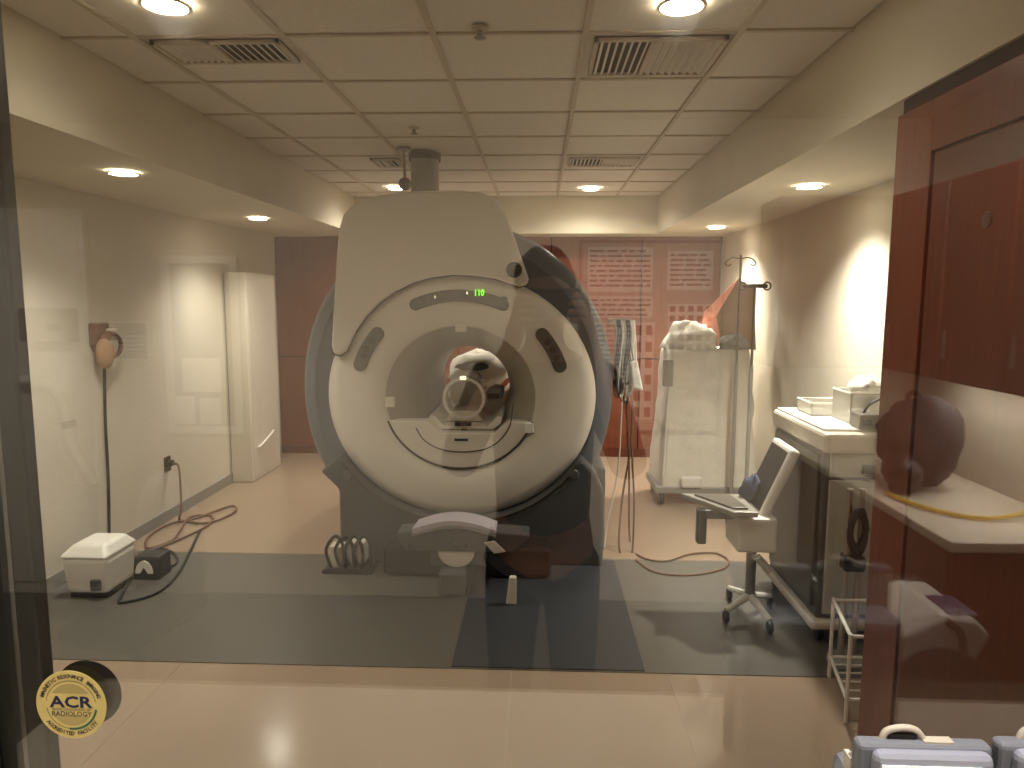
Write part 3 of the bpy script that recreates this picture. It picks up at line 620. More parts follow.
# wire rack by the closet
rk = thing('wire_rack', 'low white wire rack on the floor beside the red wood closet', 'rack', (1.24, 2.9, 0))
a, b = atz(829, 677, 0), atz(849, 722, 0)
za = aty(829, 598, a.y).z; rx2 = .16
cs = [(a.x, a.y), (b.x-.015, b.y), (b.x-.015+rx2, b.y), (a.x+rx2, a.y)]
for x, y in cs: MB().tube([(x, y, 0), (x, y, za)], .009, 8).build('post', M_white, rk, smooth=True)
for z in (za-.01, .10):
    for i in range(4): q0, q1 = cs[i], cs[(i+1) % 4]; MB().tube([(q0[0], q0[1], z), (q1[0], q1[1], z)], .008, 8).build('rail', M_white, rk, smooth=True)
for k in range(1, 5):
    t_ = k/5; MB().tube([(cs[0][0]+(cs[1][0]-cs[0][0])*t_, cs[0][1]+(cs[1][1]-cs[0][1])*t_, .10), (cs[3][0]+(cs[2][0]-cs[3][0])*t_, cs[3][1]+(cs[2][1]-cs[3][1])*t_, .10)], .004, 6).build('shelf_wire', M_white, rk, smooth=True)
# twin tube stand with black cable coil
ty = 3.34; tx = aty(850, 600, ty).x
ts = thing('tube_stand', 'twin steel tube stand holding a black coiled cable beside the closet', 'stand', (tx, ty, 0))
zt_ = aty(850, 560, ty).z
for dx in (-.03, .03): MB().tube([(tx+dx, ty, .03), (tx+dx, ty, zt_+.35)], .015, 10).build('tube', M_steel, ts, smooth=True)
MB().lathe([(.09, 0), (.09, .02), (.03, .035)], (tx, ty, 0), n=24, cap=True).build('foot_plate', M_gry, ts, smooth=True)
B(tx-.05, tx+.05, ty-.04, ty+.04, zt_-.05, zt_+.03).build('clamp', M_blackp, ts, bevel=.015)
for k in range(7):
    y = ty-.06+.008*k; c0 = zt_+.17+random.uniform(-.03, .03); r_ = random.uniform(.06, .1)
    MB().tube([(tx+r_*.55*cos(2*pi*i/14), y+.01*sin(i), c0+r_*1.5*sin(2*pi*i/14)) for i in range(15)], .008, 6).build('cable_turn', M_black, ts, smooth=True)

# ------------------------------------------------------------------ left wall items
def wallx(px, py): return atx(px, py, XL)
p = wallx(167, 464); t = thing('wall_outlet', 'black wall outlet with a plug low on the left wall', 'outlet', p)
B(XL, XL+.008, p.y-.045, p.y+.045, p.z-.06, p.z+.06).build('plate', M_blackp, t, bevel=.003)
B(XL+.008, XL+.05, p.y-.03, p.y+.03, p.z-.015, p.z+.03).build('plug', M_black, t, bevel=.006)
fl_pts = [Vector((XL+.05, p.y, p.z+.005)), Vector((XL+.12, p.y-.05, p.z-.02)), Vector((XL+.16, p.y-.12, p.z-.3))]+[atz(px, py, .012) for px, py in ((180, 520), (196, 518), (230, 506), (236, 510), (225, 517), (205, 523), (175, 522), (150, 535), (148, 548), (172, 540), (180, 530))]+[atz(px, py, .012) for px, py in ((190, 517), (212, 516), (205, 527), (165, 545), (130, 558))]
loopcable(fl_pts, .009, M_brown, 'power_cord', 'dark power cord from the low wall outlet looping over the floor')
loopcable([atz(px, py, .012) for px, py in ((200, 530), (180, 570), (158, 592), (125, 602), (120, 598), (140, 570), (172, 566), (176, 556), (160, 549), (128, 560))], .009, M_black, 'extension_lead', 'black cord curling on the floor beside the white tub')
p = wallx(94, 338); t = thing('blood_pressure_set', 'brown wall holder with coiled tube and long hanging dark cord', 'wall holder', p)
B(XL, XL+.05, p.y-.06, p.y+.1, p.z-.05, p.z+.1).build('bracket', M_brown, t, bevel=.012)
MB().blob((XL+.08, p.y-.02, p.z-.10), (.05, .07, .10)).build('bulb', M_tan, t, smooth='all')
B(XL+.03, XL+.08, p.y+.05, p.y+.15, p.z-.02, p.z+.06).build('gauge', M_cream, t, bevel=.012)
for k in range(4): MB().tube([(XL+.07+.01*k, p.y+.06+(.11-.01*k)*cos(2*pi*i/16), p.z-.05+(.09-.006*k)*sin(2*pi*i/16)) for i in range(17)], .009, 6).build('tube_turn', M_brown, t, smooth=True)
c2 = [wallx(97, 360), wallx(98, 420), wallx(101, 480), wallx(102, 536)]
MB().tube([v+Vector((.05, 0, 0)) for v in c2], .010, 8, smooth=6).build('cord', M_black, t, smooth=True)
# white tub
b0 = atz(62, 600, 0); K_ = .78; tb = thing('white_tub', 'white lidded plastic tub standing on the floor by the left wall', 'tub', (b0.x+.2, b0.y+.15, 0))
x0, y0_ = b0.x, b0.y
MB().hexa([(x0+.02, y0_+.02, .03), (x0+0.265, y0_+.02, .03), (x0+0.265, y0_+.30, .03), (x0+.02, y0_+.30, .03)], [(x0, y0_, .25), (x0+0.281, y0_, .25), (x0+0.281, y0_+.32, .25), (x0, y0_+.32, .25)]).build('bucket', M_white, tb, bevel=.03, seg=3)
MB().hexa([(x0-.01, y0_-.01, .25), (x0+0.289, y0_-.01, .25), (x0+0.289, y0_+.33, .25), (x0-.01, y0_+.33, .25)], [(x0+.05, y0_+.05, .32), (x0+0.242, y0_+.05, .32), (x0+0.242, y0_+.27, .32), (x0+.05, y0_+.27, .32)]).build('lid', M_white, tb, bevel=.02, seg=3)
B(x0+.03, x0+0.257, y0_+.03, y0_+.3, 0, .03).build('foot_ring', M_blackp, tb, bevel=.005)
B(x0+.18, x0+0.24, y0_-.015, y0_+.01, .06, .13).build('tap', M_blackp, tb, bevel=.01)
b1 = atz(129, 583, 0); t = thing('step_box', 'low black box with a white emblem on the floor beside the white tub', 'box', (b1.x+.1, b1.y+.1, 0))
B(b1.x, b1.x+.17, b1.y+.04, b1.y+.2, 0, .15).build('case', M_blackp, t, bevel=.015)
MB().prismY([(b1.x+.08+.055*cos(t_)*(1 if t_ < pi else 1), .05+.08*sin(t_)) for t_ in [pi*i/10 for i in range(11)]]+[(b1.x+.055, .05), (b1.x+.08, .09), (b1.x+.105, .05)][::1], b1.y+.03, b1.y+.042).build('emblem', M_white, t)

# ------------------------------------------------------------------ observation window (frame + two panes)
wx0 = aty(32, 380, YG+.034).x; wx1 = 1.02; wz0, wz1 = 1.0, 2.34
win = thing('window_1', 'dark framed observation window with double glass panes', None, (wx0, YG, 0)); win['kind'] = 'structure'
for y0, y1, gm in ((YG, YG+.006, M_glass), (YG+.036, YG+.042, M_glass2)): B(wx0-.07, wx1, y0, y1, wz0, wz1).build('pane', gm, win)
B(wx0-.09, wx0, YG+.008, YG+.034, wz0-.06, wz1+.06).build('window_frame', M_frame, win, bevel=.004)
B(wx0-.09, wx0-.062, YG-.03, YG-.001, wz0-.06, wz1+.06).build('window_frame', M_frame, win, bevel=.002)
B(wx0-.034, wx0-.028, YG+.0065, YG+.0078, wz0-.06, wz1+.06).build('frame_strip', M_framel, win)
B(wx1, wx1+.075, YG-.03, YG+.075, wz0-.06, wz1+.06).build('window_frame', M_frame, win, bevel=.004)
B(wx0, wx1, YG-.03, YG+.075, wz0-.06, wz0).build('window_frame', M_frame, win, bevel=.004)
B(wx0, wx1, YG-.03, YG+.075, wz1, wz1+.06).build('window_frame', M_frame, win, bevel=.004)
wf = MB().box(CXL, wx0-.09, YG-.02, YG+.08, 0, CEIL+.1); wf.box(wx1+.075, CXR+.1, YG-.02, YG+.08, 0, CEIL+.1)
wf.box(wx0-.075, wx1+.075, YG-.02, YG+.08, 0, wz0-.06); wf.box(wx0-.075, wx1+.075, YG-.02, YG+.08, wz1+.06, CEIL+.1)
wf.build('wall_window', M_cwall, kind='structure')

# accreditation decal on the near pane and its dark twin on the far pane
dc = aty(71, 705, YG-.002); dr_ = (aty(106, 705, YG-.002).x-aty(36, 705, YG-.002).x)/2
dy = YG-.0015
t = thing('accreditation_decal', 'round gold accreditation decal stuck on the observation window glass', 'decal', (dc.x, dy, dc.z))
def disc(r0, r1, y, m, name, n=48, a0=0, a1=2*pi, sz=1):
    vs = []
    for i in range(n+1):
        a = a0+(a1-a0)*i/n
        vs += [(dc.x+r0*cos(a), y, dc.z+r0*sin(a)), (dc.x+r1*cos(a), y, dc.z+r1*sin(a))]
    return MB().add(vs, [(2*i, 2*i+1, 2*i+3, 2*i+2) for i in range(n)]).build(name, m, t)
MB().lathe([(.0005, 0), (dr_, 0), (dr_, .001), (.0005, .001)], (dc.x, dy, dc.z), 'y', 64).build('foil', M_gold, t)
disc(dr_*.70, dr_*.715, dy-.0003, M_ink, 'ring_line', a0=D(8), a1=D(172)); disc(dr_*.70, dr_*.715, dy-.0003, M_ink, 'ring_line', a0=D(188), a1=D(262))
disc(dr_*.68, dr_*.745, dy-.0003, M_greeni, 'green_sweep', a0=D(262), a1=D(350))
def chord(r, a0, a1, name, m):
    vs = [(dc.x+r*cos(a0+(a1-a0)*i/20), dy-.0002, dc.z+r*sin(a0+(a1-a0)*i/20)) for i in range(21)]
    return MB().add(vs, [tuple(range(21))]).build(name, m, t)
chord(dr_*.62, D(33), D(147), 'band', M_gold2); chord(dr_*.62, D(213), D(327), 'band', M_gold2)
def flat_text(body, size, zoff, m, bold=0, sx=1.0):
    tv, tf = text_geo(body, size, bold)
    return MB().add([(dc.x+x*sx, dy-.0005, dc.z+zoff+y) for x, y, z in tv], tf).build('lettering', m, t)
flat_text('ACR', dr_*.46, dr_*.07, M_navy, .0006, 1.3)
flat_text('AMERICAN COLLEGE OF', dr_*.10, -dr_*.14, M_ink, 0, 1.0)
flat_text('RADIOLOGY', dr_*.20, -dr_*.27, M_ink, .0001, 1.0)
def ring_text(body, size, r, a_c, span, top, m):
    mb = MB(); n_ = len(body)
    for i, ch in enumerate(body):
        if ch == ' ': continue
        f_ = (i/(n_-1)-.5)*span; a = a_c-f_ if top else a_c+f_
        tv, tf = text_geo(ch, size, .0002, 1); rot = a-pi/2 if top else a+pi/2
        mb.add([(dc.x+r*cos(a)+x*cos(rot)-y*sin(rot), dy-.0005, dc.z+r*sin(a)+x*sin(rot)+y*cos(rot)) for x, y, z in tv], tf)
    return mb.build('lettering', m, t)
ring_text('MAGNETIC RESONANCE IMAGING', dr_*.165, dr_*.84, pi/2, D(142), True, M_ink)
ring_text('ACCREDITED FACILITY', dr_*.165, dr_*.85, -pi/2, D(104), False, M_ink)
d2 = aty(91, 690, YG+.05); MB().lathe([(.0005, 0), (dr_*.985, 0), (dr_*.985, .001), (.0005, .001)], (d2.x, YG+.0435, d2.z), 'y', 64).build('decal_backing', M_blackp, label='plain dark round decal on the far glass pane behind the gold one', cat='decal')

# ------------------------------------------------------------------ control room (seen as reflection in the glass)
B(CXL, CXR, CYB, YG-.02, -.06, 0).build('floor_control', M_cdark, kind='structure')
B(CXL, CXR, CYB, YG-.02, CCEIL, CCEIL+.1).build('ceiling_control', M_tile, kind='structure')
B(CXL, CXR, CYB-.1, CYB, 0, CCEIL).build('wall_rear', M_cwall, kind='structure')
B(CXL-.1, CXL, CYB, YG, 0, CCEIL).build('wall_side', M_cwall, kind='structure')
B(CXR, CXR+.1, CYB, YG, 0, CCEIL).build('wall_cabinets', M_cwall, kind='structure')
for x, lab in ((-2.3, 'nearest the glove dispenser'), (-1.0, 'between the pale office chair and the photographer'), (.35, 'above the photographer'), (1.35, 'beside the wall cupboards')):  # unseen lamps, added so the reflected rear wall is bright
    t = thing('added_washer', 'unseen ceiling lamp added to light the control room rear wall, '+lab, 'lamp', (x, -.32, CCEIL), 'added lamps lighting the control room rear wall')
    MB().lathe([(.10, -.001), (.10, -.008), (.085, -.010), (.083, -.003)], (x, -.32, CCEIL), n=28).build('trim_ring', M_trim, t, smooth=True)
    MB().lathe([(.083, -.003), (.06, -.008), (.001, -.009)], (x, -.32, CCEIL), n=28).build('lens', M_addlens, t, smooth=True)
    so = spot('added_washer_bulb', (x, -.32, CCEIL-.03), P_CTRL*(1.8 if x > 1 else 1), 1.9, NEUTRAL, blend=1.0, parent=t)
    so.rotation_euler = (math.radians(-48), 0, 0)
def V(px, py, dv): p = aty(px, py, dv); return Vector((p.x, XD-dv, p.z))      # reflected pixel -> real point in the control room
DV = XD-CYB
# notice board on rear wall
a, b = V(582, 243, DV), V(716, 430, DV)
nb = thing('notice_board', 'wide pale notice board with pinned sheets seen reflected in the glass', 'board', ((a.x+b.x)/2, CYB, b.z))
B(a.x, b.x, CYB, CYB+.012, b.z, a.z).build('backing', M_cwall, nb)
for x0, x1, z0, z1 in ((a.x-.015, a.x, b.z, a.z), (b.x, b.x+.015, b.z, a.z), (a.x-.015, b.x+.015, b.z-.015, b.z), (a.x-.015, b.x+.015, a.z, a.z+.015)): B(x0, x1, CYB, CYB+.02, z0, z1).build('board_frame', M_gry, nb)
def sheet(px0, py0, px1, py1, kind):
    a, b = V(px0, py0, DV), V(px1, py1, DV); y = CYB+.0125
    sh = B(a.x, b.x, y-.0005, y+.001, b.z, a.z).build('sheet', M_paper, nb)
    wd, ht = b.x-a.x, a.z-b.z; mb = MB()
    if kind == 'text':
        n_ = int(ht/.028)
        for k in range(n_):
            z = a.z-.02-k*.027
            if z < b.z+.012: break
            x = a.x+.012
            while x < b.x-.03:
                l_ = random.uniform(.02, .09); mb.box(x, min(x+l_, b.x-.012), y+.001, y+.0016, z-.007, z+.003); x += l_+.012
    else:
        nx, nz = kind
        for i in range(nx):
            for j in range(nz):
                x = a.x+wd*(i+.5)/nx; z = b.z+ht*(j+.5)/nz; mb.box(x-wd/nx*.3, x+wd/nx*.3, y+.001, y+.0016, z-ht/nz*.3, z+ht/nz*.3)
    mb.build('print', M_print if kind == 'text' else M_inkr, sh)
sheet(588, 247, 652, 292, 'text'); sheet(588, 296, 652, 318, 'text'); sheet(588, 322, 630, 420, 'text'); sheet(633, 322, 652, 420, (2, 6))
sheet(668, 251, 712, 290, 'text'); sheet(668, 304, 712, 352, (5, 5))
# framed panel (left), notice, dispenser, hose
a, b = V(161, 256, DV), V(245, 434, DV); fw = .045
fp = thing('framed_panel', 'white framed wall window with papers seen reflected on the pale wall', 'window', ((a.x+b.x)/2, CYB, b.z))
B(a.x, b.x, CYB, CYB+.01, b.z, a.z).build('pane', M_gry, fp)
for x0, x1, z0, z1 in ((a.x, a.x+fw, b.z, a.z), (b.x-fw, b.x, b.z, a.z), (a.x+fw, b.x-fw, b.z, b.z+fw), (a.x+fw, b.x-fw, a.z-fw, a.z)): B(x0, x1, CYB, CYB+.03, z0, z1).build('frame', M_white, fp, bevel=.004)
for px0, py0, px1, py1 in ((182, 358, 222, 392), (175, 396, 196, 424), (200, 398, 222, 424)):
    a, b = V(px0, py0, DV), V(px1, py1, DV); B(a.x, b.x, CYB+.010, CYB+.012, b.z, a.z).build('paper', M_paper, fp)
a, b = V(113, 321, DV), V(151, 361, DV)
t = thing('wall_notice', 'small white framed notice seen reflected beside the wall holder', 'notice', ((a.x+b.x)/2, CYB, b.z))
B(a.x, b.x, CYB, CYB+.015, b.z, a.z).build('frame', M_white, t, bevel=.003); B(a.x+.012, b.x-.012, CYB+.015, CYB+.017, b.z+.012, a.z-.012).build('sheet', M_gry, t)
mb = MB()
for k in range(4): mb.box(a.x+.03, b.x-.03-.02*(k % 2), CYB+.017, CYB+.018, a.z-.09-k*.025, a.z-.083-k*.025)
mb.build('print', M_white, t)
a = V(83, 250, DV-.06)
tc_ = thing('white_cupboard', 'tall white cupboard seen reflected between window frame and wall notice', 'cupboard', (a.x-.4, CYB, 0))
B(CXL+.004, a.x, CYB+.003, CYB+.06, .001, 2.25).build('body', M_white, tc_, bevel=.006)
B(CXL+.05, a.x-.03, CYB+.06, CYB+.075, .08, 2.2).build('door', M_white, tc_, bevel=.004)
DVB = DV-.075
a, b = V(28, 308, DVB), V(80, 341, DVB)
t = thing('glove_dispenser', 'grey glove box dispenser seen reflected beside the dark window frame', 'dispenser', ((a.x+b.x)/2, CYB, b.z))
B(a.x, b.x, CYB+.075, CYB+.17, b.z, a.z).build('case', M_gry, t, bevel=.008); B(b.x-.12, b.x-.05, CYB+.168, CYB+.173, b.z+.06, b.z+.1).build('slot', M_blackp, t)
hose = [V(px, py, DV-.14) for px, py in ((20, 380), (38, 381), (52, 388), (62, 404), (66, 425), (70, 445), (82, 465), (94, 485))]
t = thing('suction_hose', 'thick pale hose with dark clamp seen reflected beside the window frame', 'hose', hose[-1])
MB().tube(hose, .03, 12, smooth=6).build('tube', M_white, t, smooth=True); MB().tube([V(67, 421, DV-.14), V(69, 428, DV-.14)], .036, 14).build('clamp', M_blackp, t, smooth=True)
# kitchen-like cabinets of red wood, right
def unit(name, x0, x1, y0, y1, z0, z1, face, label, group, cat='cabinet'):
    t = thing(name, label, cat, ((x0+x1)/2, (y0+y1)/2, z0), group)
    B(x0, x1, y0, y1, z0, z1).build('body', M_wood2, t, bevel=.003)
    if face == 'x': d_ = B(x0-.018, x0, y0+.006, y1-.006, z0+.006, z1-.006).build('door', M_wood2, t, bevel=.004); MB().tube([(x0-.03, y0+.06, z0+.1), (x0-.03, y0+.06, z0+.22)], .006).build('handle', M_steel, d_, smooth=True)
    else: d_ = B(x0+.006, x1-.006, y1, y1+.018, z0+.006, z1-.006).build('door', M_wood2, t, bevel=.004); MB().tube([(x0+.06, y1+.03, z0+.1), (x0+.06, y1+.03, z0+.22)], .006).build('handle', M_steel, d_, smooth=True)
U0, U1 = 1.41, 2.27; FXU = CXR-.32
ys = [CYB+.36, -1.35, -.9, -.45]
for k in range(3): unit('wall_cupboard', FXU, CXR, ys[k], ys[k+1]-.004, U0, U1, 'x', ['red wood wall cupboard by the corner of the control room', 'red wood wall cupboard in the middle of the side wall of the control room', 'red wood wall cupboard closest to the desk in the control room'][k], 'wall cupboards in the control room')
unit('wall_cupboard', 1.20, FXU-.0, CYB, CYB+.34, U0, U1, 'y', 'red wood wall cupboard beside the notice board', 'wall cupboards in the control room')
CXF = 1.47
t = thing('added_strip_lamp', 'slim strip lamp added under the red wood wall cupboards to brighten the counter', 'lamp', (CXR-.16, -1.1, U0-.02))  # added strip lamp, put in to brighten backsplash and counter
B(CXR-.2, CXR-.12, -1.75, -.5, U0-.018, U0).build('housing', M_white, t); B(CXR-.19, CXR-.13, -1.74, -.51, U0-.021, U0-.018).build('diffuser', M_addlens, t)
L = bpy.data.lights.new('added_strip_light', 'AREA'); L.shape = 'RECTANGLE'; L.size = .05; L.size_y = 1.2; L.energy = P_UNDER; L.color = NEUTRAL
lo = bpy.data.objects.new('added_strip_light', L); COL.objects.link(lo); lo.location = (CXR-.16, -1.12, U0-.025); attach(lo, t)
ys = [CYB+.02, -1.70, -1.2, -.72]
for k in range(3): unit('base_cupboard', CXF+.03, CXR, ys[k], ys[k+1]-.004, 0, .86, 'x', ['red wood base cupboard in the control room corner', 'red wood base cupboard under the middle of the counter', 'red wood base cupboard at the counter end'][k], 'base cupboards in the control room')
B(CXF, CXR, CYB, -.70, .86, .90).build('counter_top', M_ctr, bevel=.006, label='pale counter top over the red wood base cupboards', cat='counter')
yc = [V(px, py, d_) for px, py, d_ in ((880, 489, 3.2), (900, 494, 3.0), (925, 496, 2.9), (950, 494, 2.85), (972, 486, 2.8))]
for v in yc: v.z = .915
loopcable([Vector((1.53, -1.3, .913)), Vector((1.56, -1.15, .913)), Vector((1.62, -1.02, .913)), Vector((1.75, -.95, .913)), Vector((1.9, -.97, .93)), Vector((2.0, -1.02, .96))], .009, M_yellow, 'yellow_cable', 'yellow cable lying on the pale counter seen in the reflection')
t = thing('backpack', 'dark lumpy backpack on the counter seen in the reflection', 'bag', (1.75, -1.5, .9))
MB().blob((1.74, -1.46, 1.12), (.16, .22, .2), amp=.2, zmin=-1.08).build('sack', M_chair, t, smooth='all'); MB().blob((1.62, -1.36, 1.0), (.07, .12, .1), amp=.2).build('pocket', M_black, t, smooth='all')
MB().tube([(1.7, -1.5, 1.25), (1.69, -1.48, 1.33), (1.7, -1.4, 1.33), (1.71, -1.38, 1.24)], .012, 8, smooth=4).build('loop', M_black, t, smooth=True)
# white printer on a stand
pc = V(915, 640, 2.35)
pr = thing('white_printer', 'white desktop printer with curved front and purple display seen in the reflection', 'printer', (pc.x, pc.y, 0))
x0, x1 = V(862, 640, 2.35).x, V(970, 640, 2.35).x; zt_ = V(940, 603, 2.35).z
MB().prismY([(x0, .45), (x0, zt_-.09), (x1-.16, zt_), (x1-.06, zt_), (x1, zt_-.06), (x1-.06, zt_-.18), (x1-.09, .45)], pc.y-.2, pc.y+.12).build('case', M_white, pr, bevel=.02, seg=3)
MB().tube([(x1-.15, pc.y+.123, zt_-.01), (x1-.1, pc.y+.123, zt_-.06), (x1-.09, pc.y+.123, zt_-.2)], .012, 8, smooth=4).build('seam', M_dgrey, pr, smooth=True)
B(x1-.13, x1-.04, pc.y-.05, pc.y+.1, zt_-.002, zt_+.004).build('display', M_purple, pr)
B(x0+.02, x1-.1, pc.y-.18, pc.y+.10, 0, .45).build('pedestal', M_cream, pr, bevel=.01)
# office chairs
def office_chair(x, y, rz, z, w_, label, m, hb=.22, ms=None):
    t = thing('office_chair', label, 'chair', (0, 0, 0), 'office chairs in the control room')
    MB().blob((0, .0, z-hb+.02), (w_, .04, hb), n=24, amp=.0).build('backrest', m, t, smooth='all')
    B(-w_, w_, -.42, .02, z-.55, z-.48).build('seat', ms or m, t, bevel=.03, seg=3)
    MB().tube([(0, .03, z-.3), (0, .06, z-.45), (0, -.1, z-.54)], .02, 8, smooth=4).build('spine', M_blackp, t, smooth=True)
    MB().tube([(0, -.2, .08), (0, -.2, z-.54)], .025, 10).build('column', M_blackp, t, smooth=True)
    for k in range(5):
        a = 2*pi*k/5; e = (.26*cos(a), -.2+.26*sin(a), .06); lg = MB().tube([(0, -.2, .09), e], .02, 8, r1=.014).build('leg', M_blackp, t, smooth=True)
        MB().lathe([(.024, -.015), (.028, 0), (.024, .015)], (e[0], e[1], .029), 'x', 12, cap=True).build('caster', M_black, lg, smooth=True)
    t.location = (x, y, 0); t.rotation_euler = (0, 0, rz); return t
p = V(948, 655, 2.05); office_chair(p.x, p.y, pi+.25, p.z, .17, 'charcoal office chair before the counter seen in the reflection', M_chair)
p = V(757, 628, 2.4); office_chair(p.x+.02, p.y, pi-.2, p.z, .13, 'low charcoal office chair beside the photographer', M_chair)
p = V(165, 475, 2.75); office_chair(p.x, p.y, pi+.2, p.z, .17, 'pale grey office chair with dark seat seen reflected over the power cord', M_palec, .34, M_chair)
# ledge with two small monitors
B(wx0-.2, CXR-.02, .50, YG-.032, .97, 1.0).build('window_ledge', M_ctr, bevel=.004, label='pale ledge below the observation window', cat='ledge')
def monitor(px0, px1, ptop, y, label):
    a, b = aty(px0, ptop, y+.018), aty(px1, ptop, y+.018); ztop = a.z; xa, xb = a.x, b.x; w_ = xb-xa
    t = thing('patient_monitor', label, 'monitor', ((xa+xb)/2, y, 1.0), 'portable monitors on the ledge')
    B(xa, xb, y, y+.018, 1.0, ztop).build('shell', M_bezel2, t, bevel=.006, seg=3); B(xa+.01, xb-.01, y+.016, y+.09, 1.0, ztop-.06).build('back_housing', M_bezel2, t, bevel=.015)
    fx0, fx1 = xa+w_*.09, xb-.004; fz = ztop-.003
    bz = B(fx0, fx1, y-.012, y+.006, 1.02, fz).build('bezel', M_bezel, t, bevel=.012, seg=3)
    sx0, sx1 = fx0+.006, fx1-w_*.11
    scr = B(sx0, sx1, y-.0135, y-.011, 1.06, fz-.010).build('screen', M_screen, t)
    B(sx0+.005, sx0+.017, y-.0145, y-.0134, fz-.028, fz-.014).build('icon', M_hood, scr)
    hx = xa+w_*.36
    MB().tube([(hx-.020, y+.012, ztop-.004), (hx-.015, y+.012, ztop+.007), (hx, y+.012, ztop+.011), (hx+.014, y+.012, ztop+.008), (hx+.023, y+.012, ztop-.004)], .0034, 10, smooth=5).build('handle', M_hood, t, smooth=True)
    B(hx-.016, hx+.015, y+.009, y+.015, ztop-.002, ztop+.006).build('handle_grip', M_blackp, t, bevel=.003)
    B(xa+w_*.5, xa+w_*.72, y+.004, y+.014, ztop-.002, ztop+.0015).build('top_label', M_hood, t)
    B(xa-.003, xa+.002, y+.01, y+.025, ztop-.04, ztop-.022).build('side_label', M_white, t)
monitor(851, 984, 733, .66, 'blue-grey portable monitor with carrying handle and lit white screen on the ledge')
monitor(989, 1118, 733, .66, 'second blue-grey portable monitor on the ledge, cut by the picture edge')

for x, lab in ((-.55, 'above the gold decal'), (.5, 'above the portable monitors')):  # added lamps out of view, to brighten decal and monitors
    t = thing('added_ledge_light', 'unseen round downlight added to light the window ledge, '+lab, 'lamp', (x, .40, CCEIL), 'added downlights over the window ledge')
    MB().lathe([(.07, -.001), (.07, -.008), (.06, -.010), (.058, -.003)], (x, .40, CCEIL), n=24).build('trim_ring', M_trim, t, smooth=True)
    MB().lathe([(.058, -.003), (.04, -.008), (.001, -.009)], (x, .40, CCEIL), n=24).build('lens', M_addlens, t, smooth=True)
    spot('added_ledge_bulb', (x, .40, CCEIL-.03), P_LEDGE, 1.3, NEUTRAL, blend=.6, parent=t)

# ------------------------------------------------------------------ the photographer, seen only in the reflection
def skin_mesh(name, pts, links, m, parent=None, root=0, sub=2):
    import bmesh
    me = bpy.data.meshes.new(name); me.from_pydata([p[:3] for p in pts], links, []); me.materials.append(m)
    bm = bmesh.new(); bm.from_mesh(me); bm.verts.layers.skin.verify(); bm.to_mesh(me); bm.free()
    o = bpy.data.objects.new(name, me); COL.objects.link(o)
    sk = o.modifiers.new('skin', 'SKIN'); sk.use_smooth_shade = True
    for i, p in enumerate(pts):
        sv = me.skin_vertices[0].data[i]; r = p[3]; sv.radius = r if isinstance(r, tuple) else (r, r); sv.use_root = (i == root)
    ss = o.modifiers.new('smooth', 'SUBSURF'); ss.levels = sub; ss.render_levels = sub
    attach(o, parent); return o
HX, HY = .015, -.44
def body_pts():
    P = [(HX, HY-.02, .98, (.16, .115)), (HX, HY-.03, 1.14, (.145, .105)), (HX, HY-.04, 1.32, (.165, .115)), (HX, HY-.04, 1.48, (.165, .105)), (HX, HY-.02, 1.585, .06), (HX, HY+.02, 1.68, (.062, .066)), (HX, HY+.015, 1.765, (.075, .092)), (HX, HY, 1.84, (.072, .085))]
    E_ = [(0, 1), (1, 2), (2, 3), (3, 4), (4, 5), (5, 6), (6, 7)]
    P.append((HX, HY+.125, 1.735, .012)); E_.append((6, 8))                          # nose
    for s_ in (-1, 1): P.append((HX+s_*.092, HY, 1.755, (.012, .02))); E_.append((6, len(P)-1))    # ears
    ph = Vector((.03, -.05, 1.735))
    for s_ in (-1, 1):
        k = len(P)
        P += [(HX+s_*.18, HY-.03, 1.485, .072), (HX+s_*.25, HY+.03, 1.30, .05), (HX+s_*.265, HY+.12, 1.235, .046), (HX+s_*.19, HY+.26, 1.44, .036), (ph.x+s_*.105, ph.y-.06, 1.635, .026), (ph.x+s_*.092, ph.y-.02, 1.69, (.018, .032))]
        E_ += [(3, k)]+[(k+j, k+j+1) for j in range(5)]
        h = k+5
        for f in range(4):                                                         # fingers behind the phone
            z = 1.70+.021*f; L_ = (.85, 1.0, .95, .75)[f]
            b = len(P); P += [(ph.x+s_*.088, ph.y+.018, z, .0095), (ph.x+s_*(.088-.028*L_), ph.y+.030, z+.004, .009), (ph.x+s_*(.088-.05*L_), ph.y+.029, z+.003, .008)]
            E_ += [(h, b), (b, b+1), (b+1, b+2)]
        b = len(P); P += [(ph.x+s_*.085, ph.y-.030, 1.715, .011), (ph.x+s_*.06, ph.y-.022, 1.735, .010), (ph.x+s_*.045, ph.y-.014, 1.748, .009)]
        E_ += [(h, b), (b, b+1), (b+1, b+2)]
    for s_ in (-1, 1):
        k = len(P)
        P += [(HX+s_*.095, HY-.02, .88, .098), (HX+s_*.105, HY+.01, .50, .062), (HX+s_*.11, HY-.02, .10, .042), (HX+s_*.115, HY+.11, .045, (.04, .03))]
        E_ += [(0, k), (k, k+1), (k+1, k+2), (k+2, k+3)]
    return P, E_
pn = thing('person', 'person in dark clothes raising a phone with both hands, reflected in the glass', 'person', (HX, HY, 0))
P_, E_ = body_pts(); skin_mesh('body', P_, E_, M_skin, pn)
G = .012
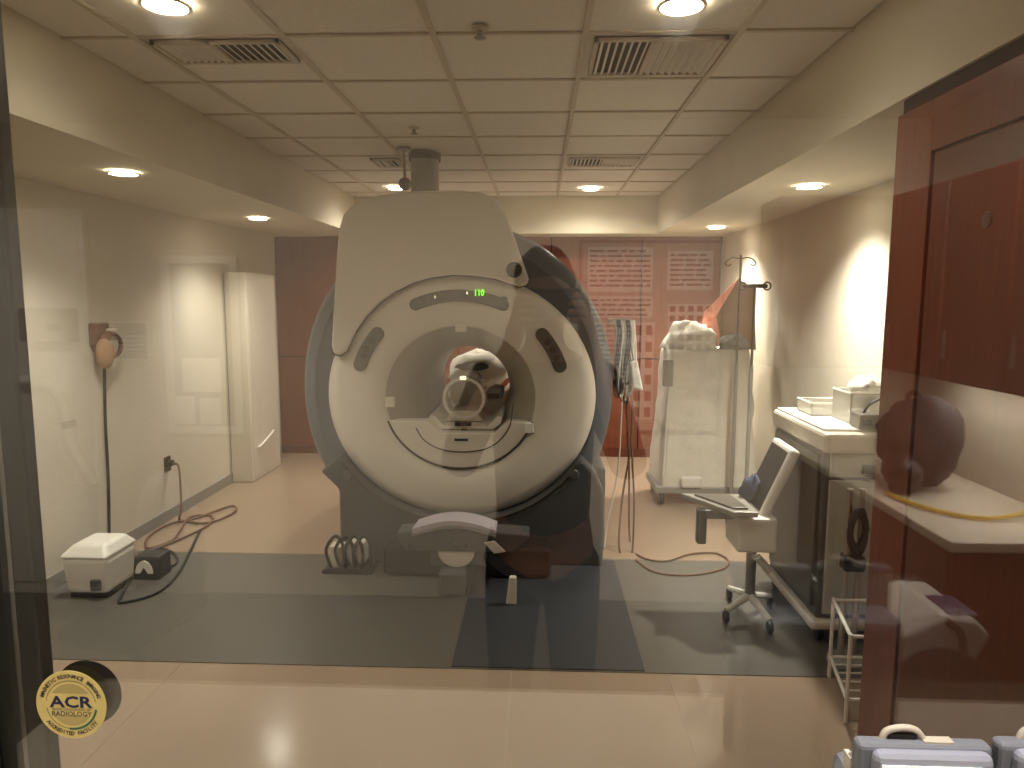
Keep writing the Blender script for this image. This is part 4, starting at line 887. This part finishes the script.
sh = [(HX, HY-.02, .95, (.175, .13)), (HX, HY-.03, 1.14, (.165, .125)), (HX, HY-.04, 1.32, (.185, .13)), (HX, HY-.04, 1.48, (.18, .12)), (HX, HY-.025, 1.575, .075)]
se = [(0, 1), (1, 2), (2, 3), (3, 4)]
for s_ in (-1, 1):
    k = len(sh); sh += [(HX+s_*.18, HY-.03, 1.485, .088), (HX+s_*.25, HY+.03, 1.30, .068), (HX+s_*.265, HY+.12, 1.235, .062), (HX+s_*.20, HY+.24, 1.41, .05)]
    se += [(3, k), (k, k+1), (k+1, k+2), (k+2, k+3)]
skin_mesh('jacket', sh, se, M_shirt, pn)
tr_ = [(HX, HY-.02, 1.0, (.165, .12))]; te = []
for s_ in (-1, 1):
    k = len(tr_); tr_ += [(HX+s_*.095, HY-.02, .88, .112), (HX+s_*.105, HY+.01, .50, .078), (HX+s_*.11, HY-.02, .10, .066)]; te += [(0, k), (k, k+1), (k+1, k+2)]
skin_mesh('trousers', tr_, te, M_shirt, pn)
for s_ in (-1, 1):
    x = HX+s_*.115; MB().prismX([(HY-.10, 0), (HY+.19, 0), (HY+.20, .035), (HY+.12, .075), (HY+.03, .11), (HY-.09, .11)], x-.048, x+.048).build('shoe', M_black, pn, bevel=.018, seg=3)
MB().blob((HX, HY-.018, 1.815), (.098, .105, .11), n=28, m=16, amp=.08, zmin=-.35).build('hair', M_hair, pn, smooth='all')
for s_ in (-1, 1): MB().blob((HX+s_*.032, HY+.098, 1.775), (.012, .010, .008), n=10, m=6).build('eye', M_white, pn, smooth='all')
MB().blob((HX, HY+.092, 1.69), (.024, .008, .006), n=10, m=6).build('mouth', M_inkr, pn, smooth='all')
ph_ = thing('phone', 'black phone held up by the photographer', 'phone', (.03, -.05, 1.745))
B(-.045, .105, -.054, -.046, 1.71, 1.785).build('case', M_blackp, ph_, bevel=.003); B(-.042, .102, -.0555, -.054, 1.713, 1.782).build('screen', M_screen, ph_)
MB().lathe([(.008, 0), (.008, .003), (.001, .003)], (.09, -.046, 1.77), 'y', 14).build('lens', M_black, ph_)
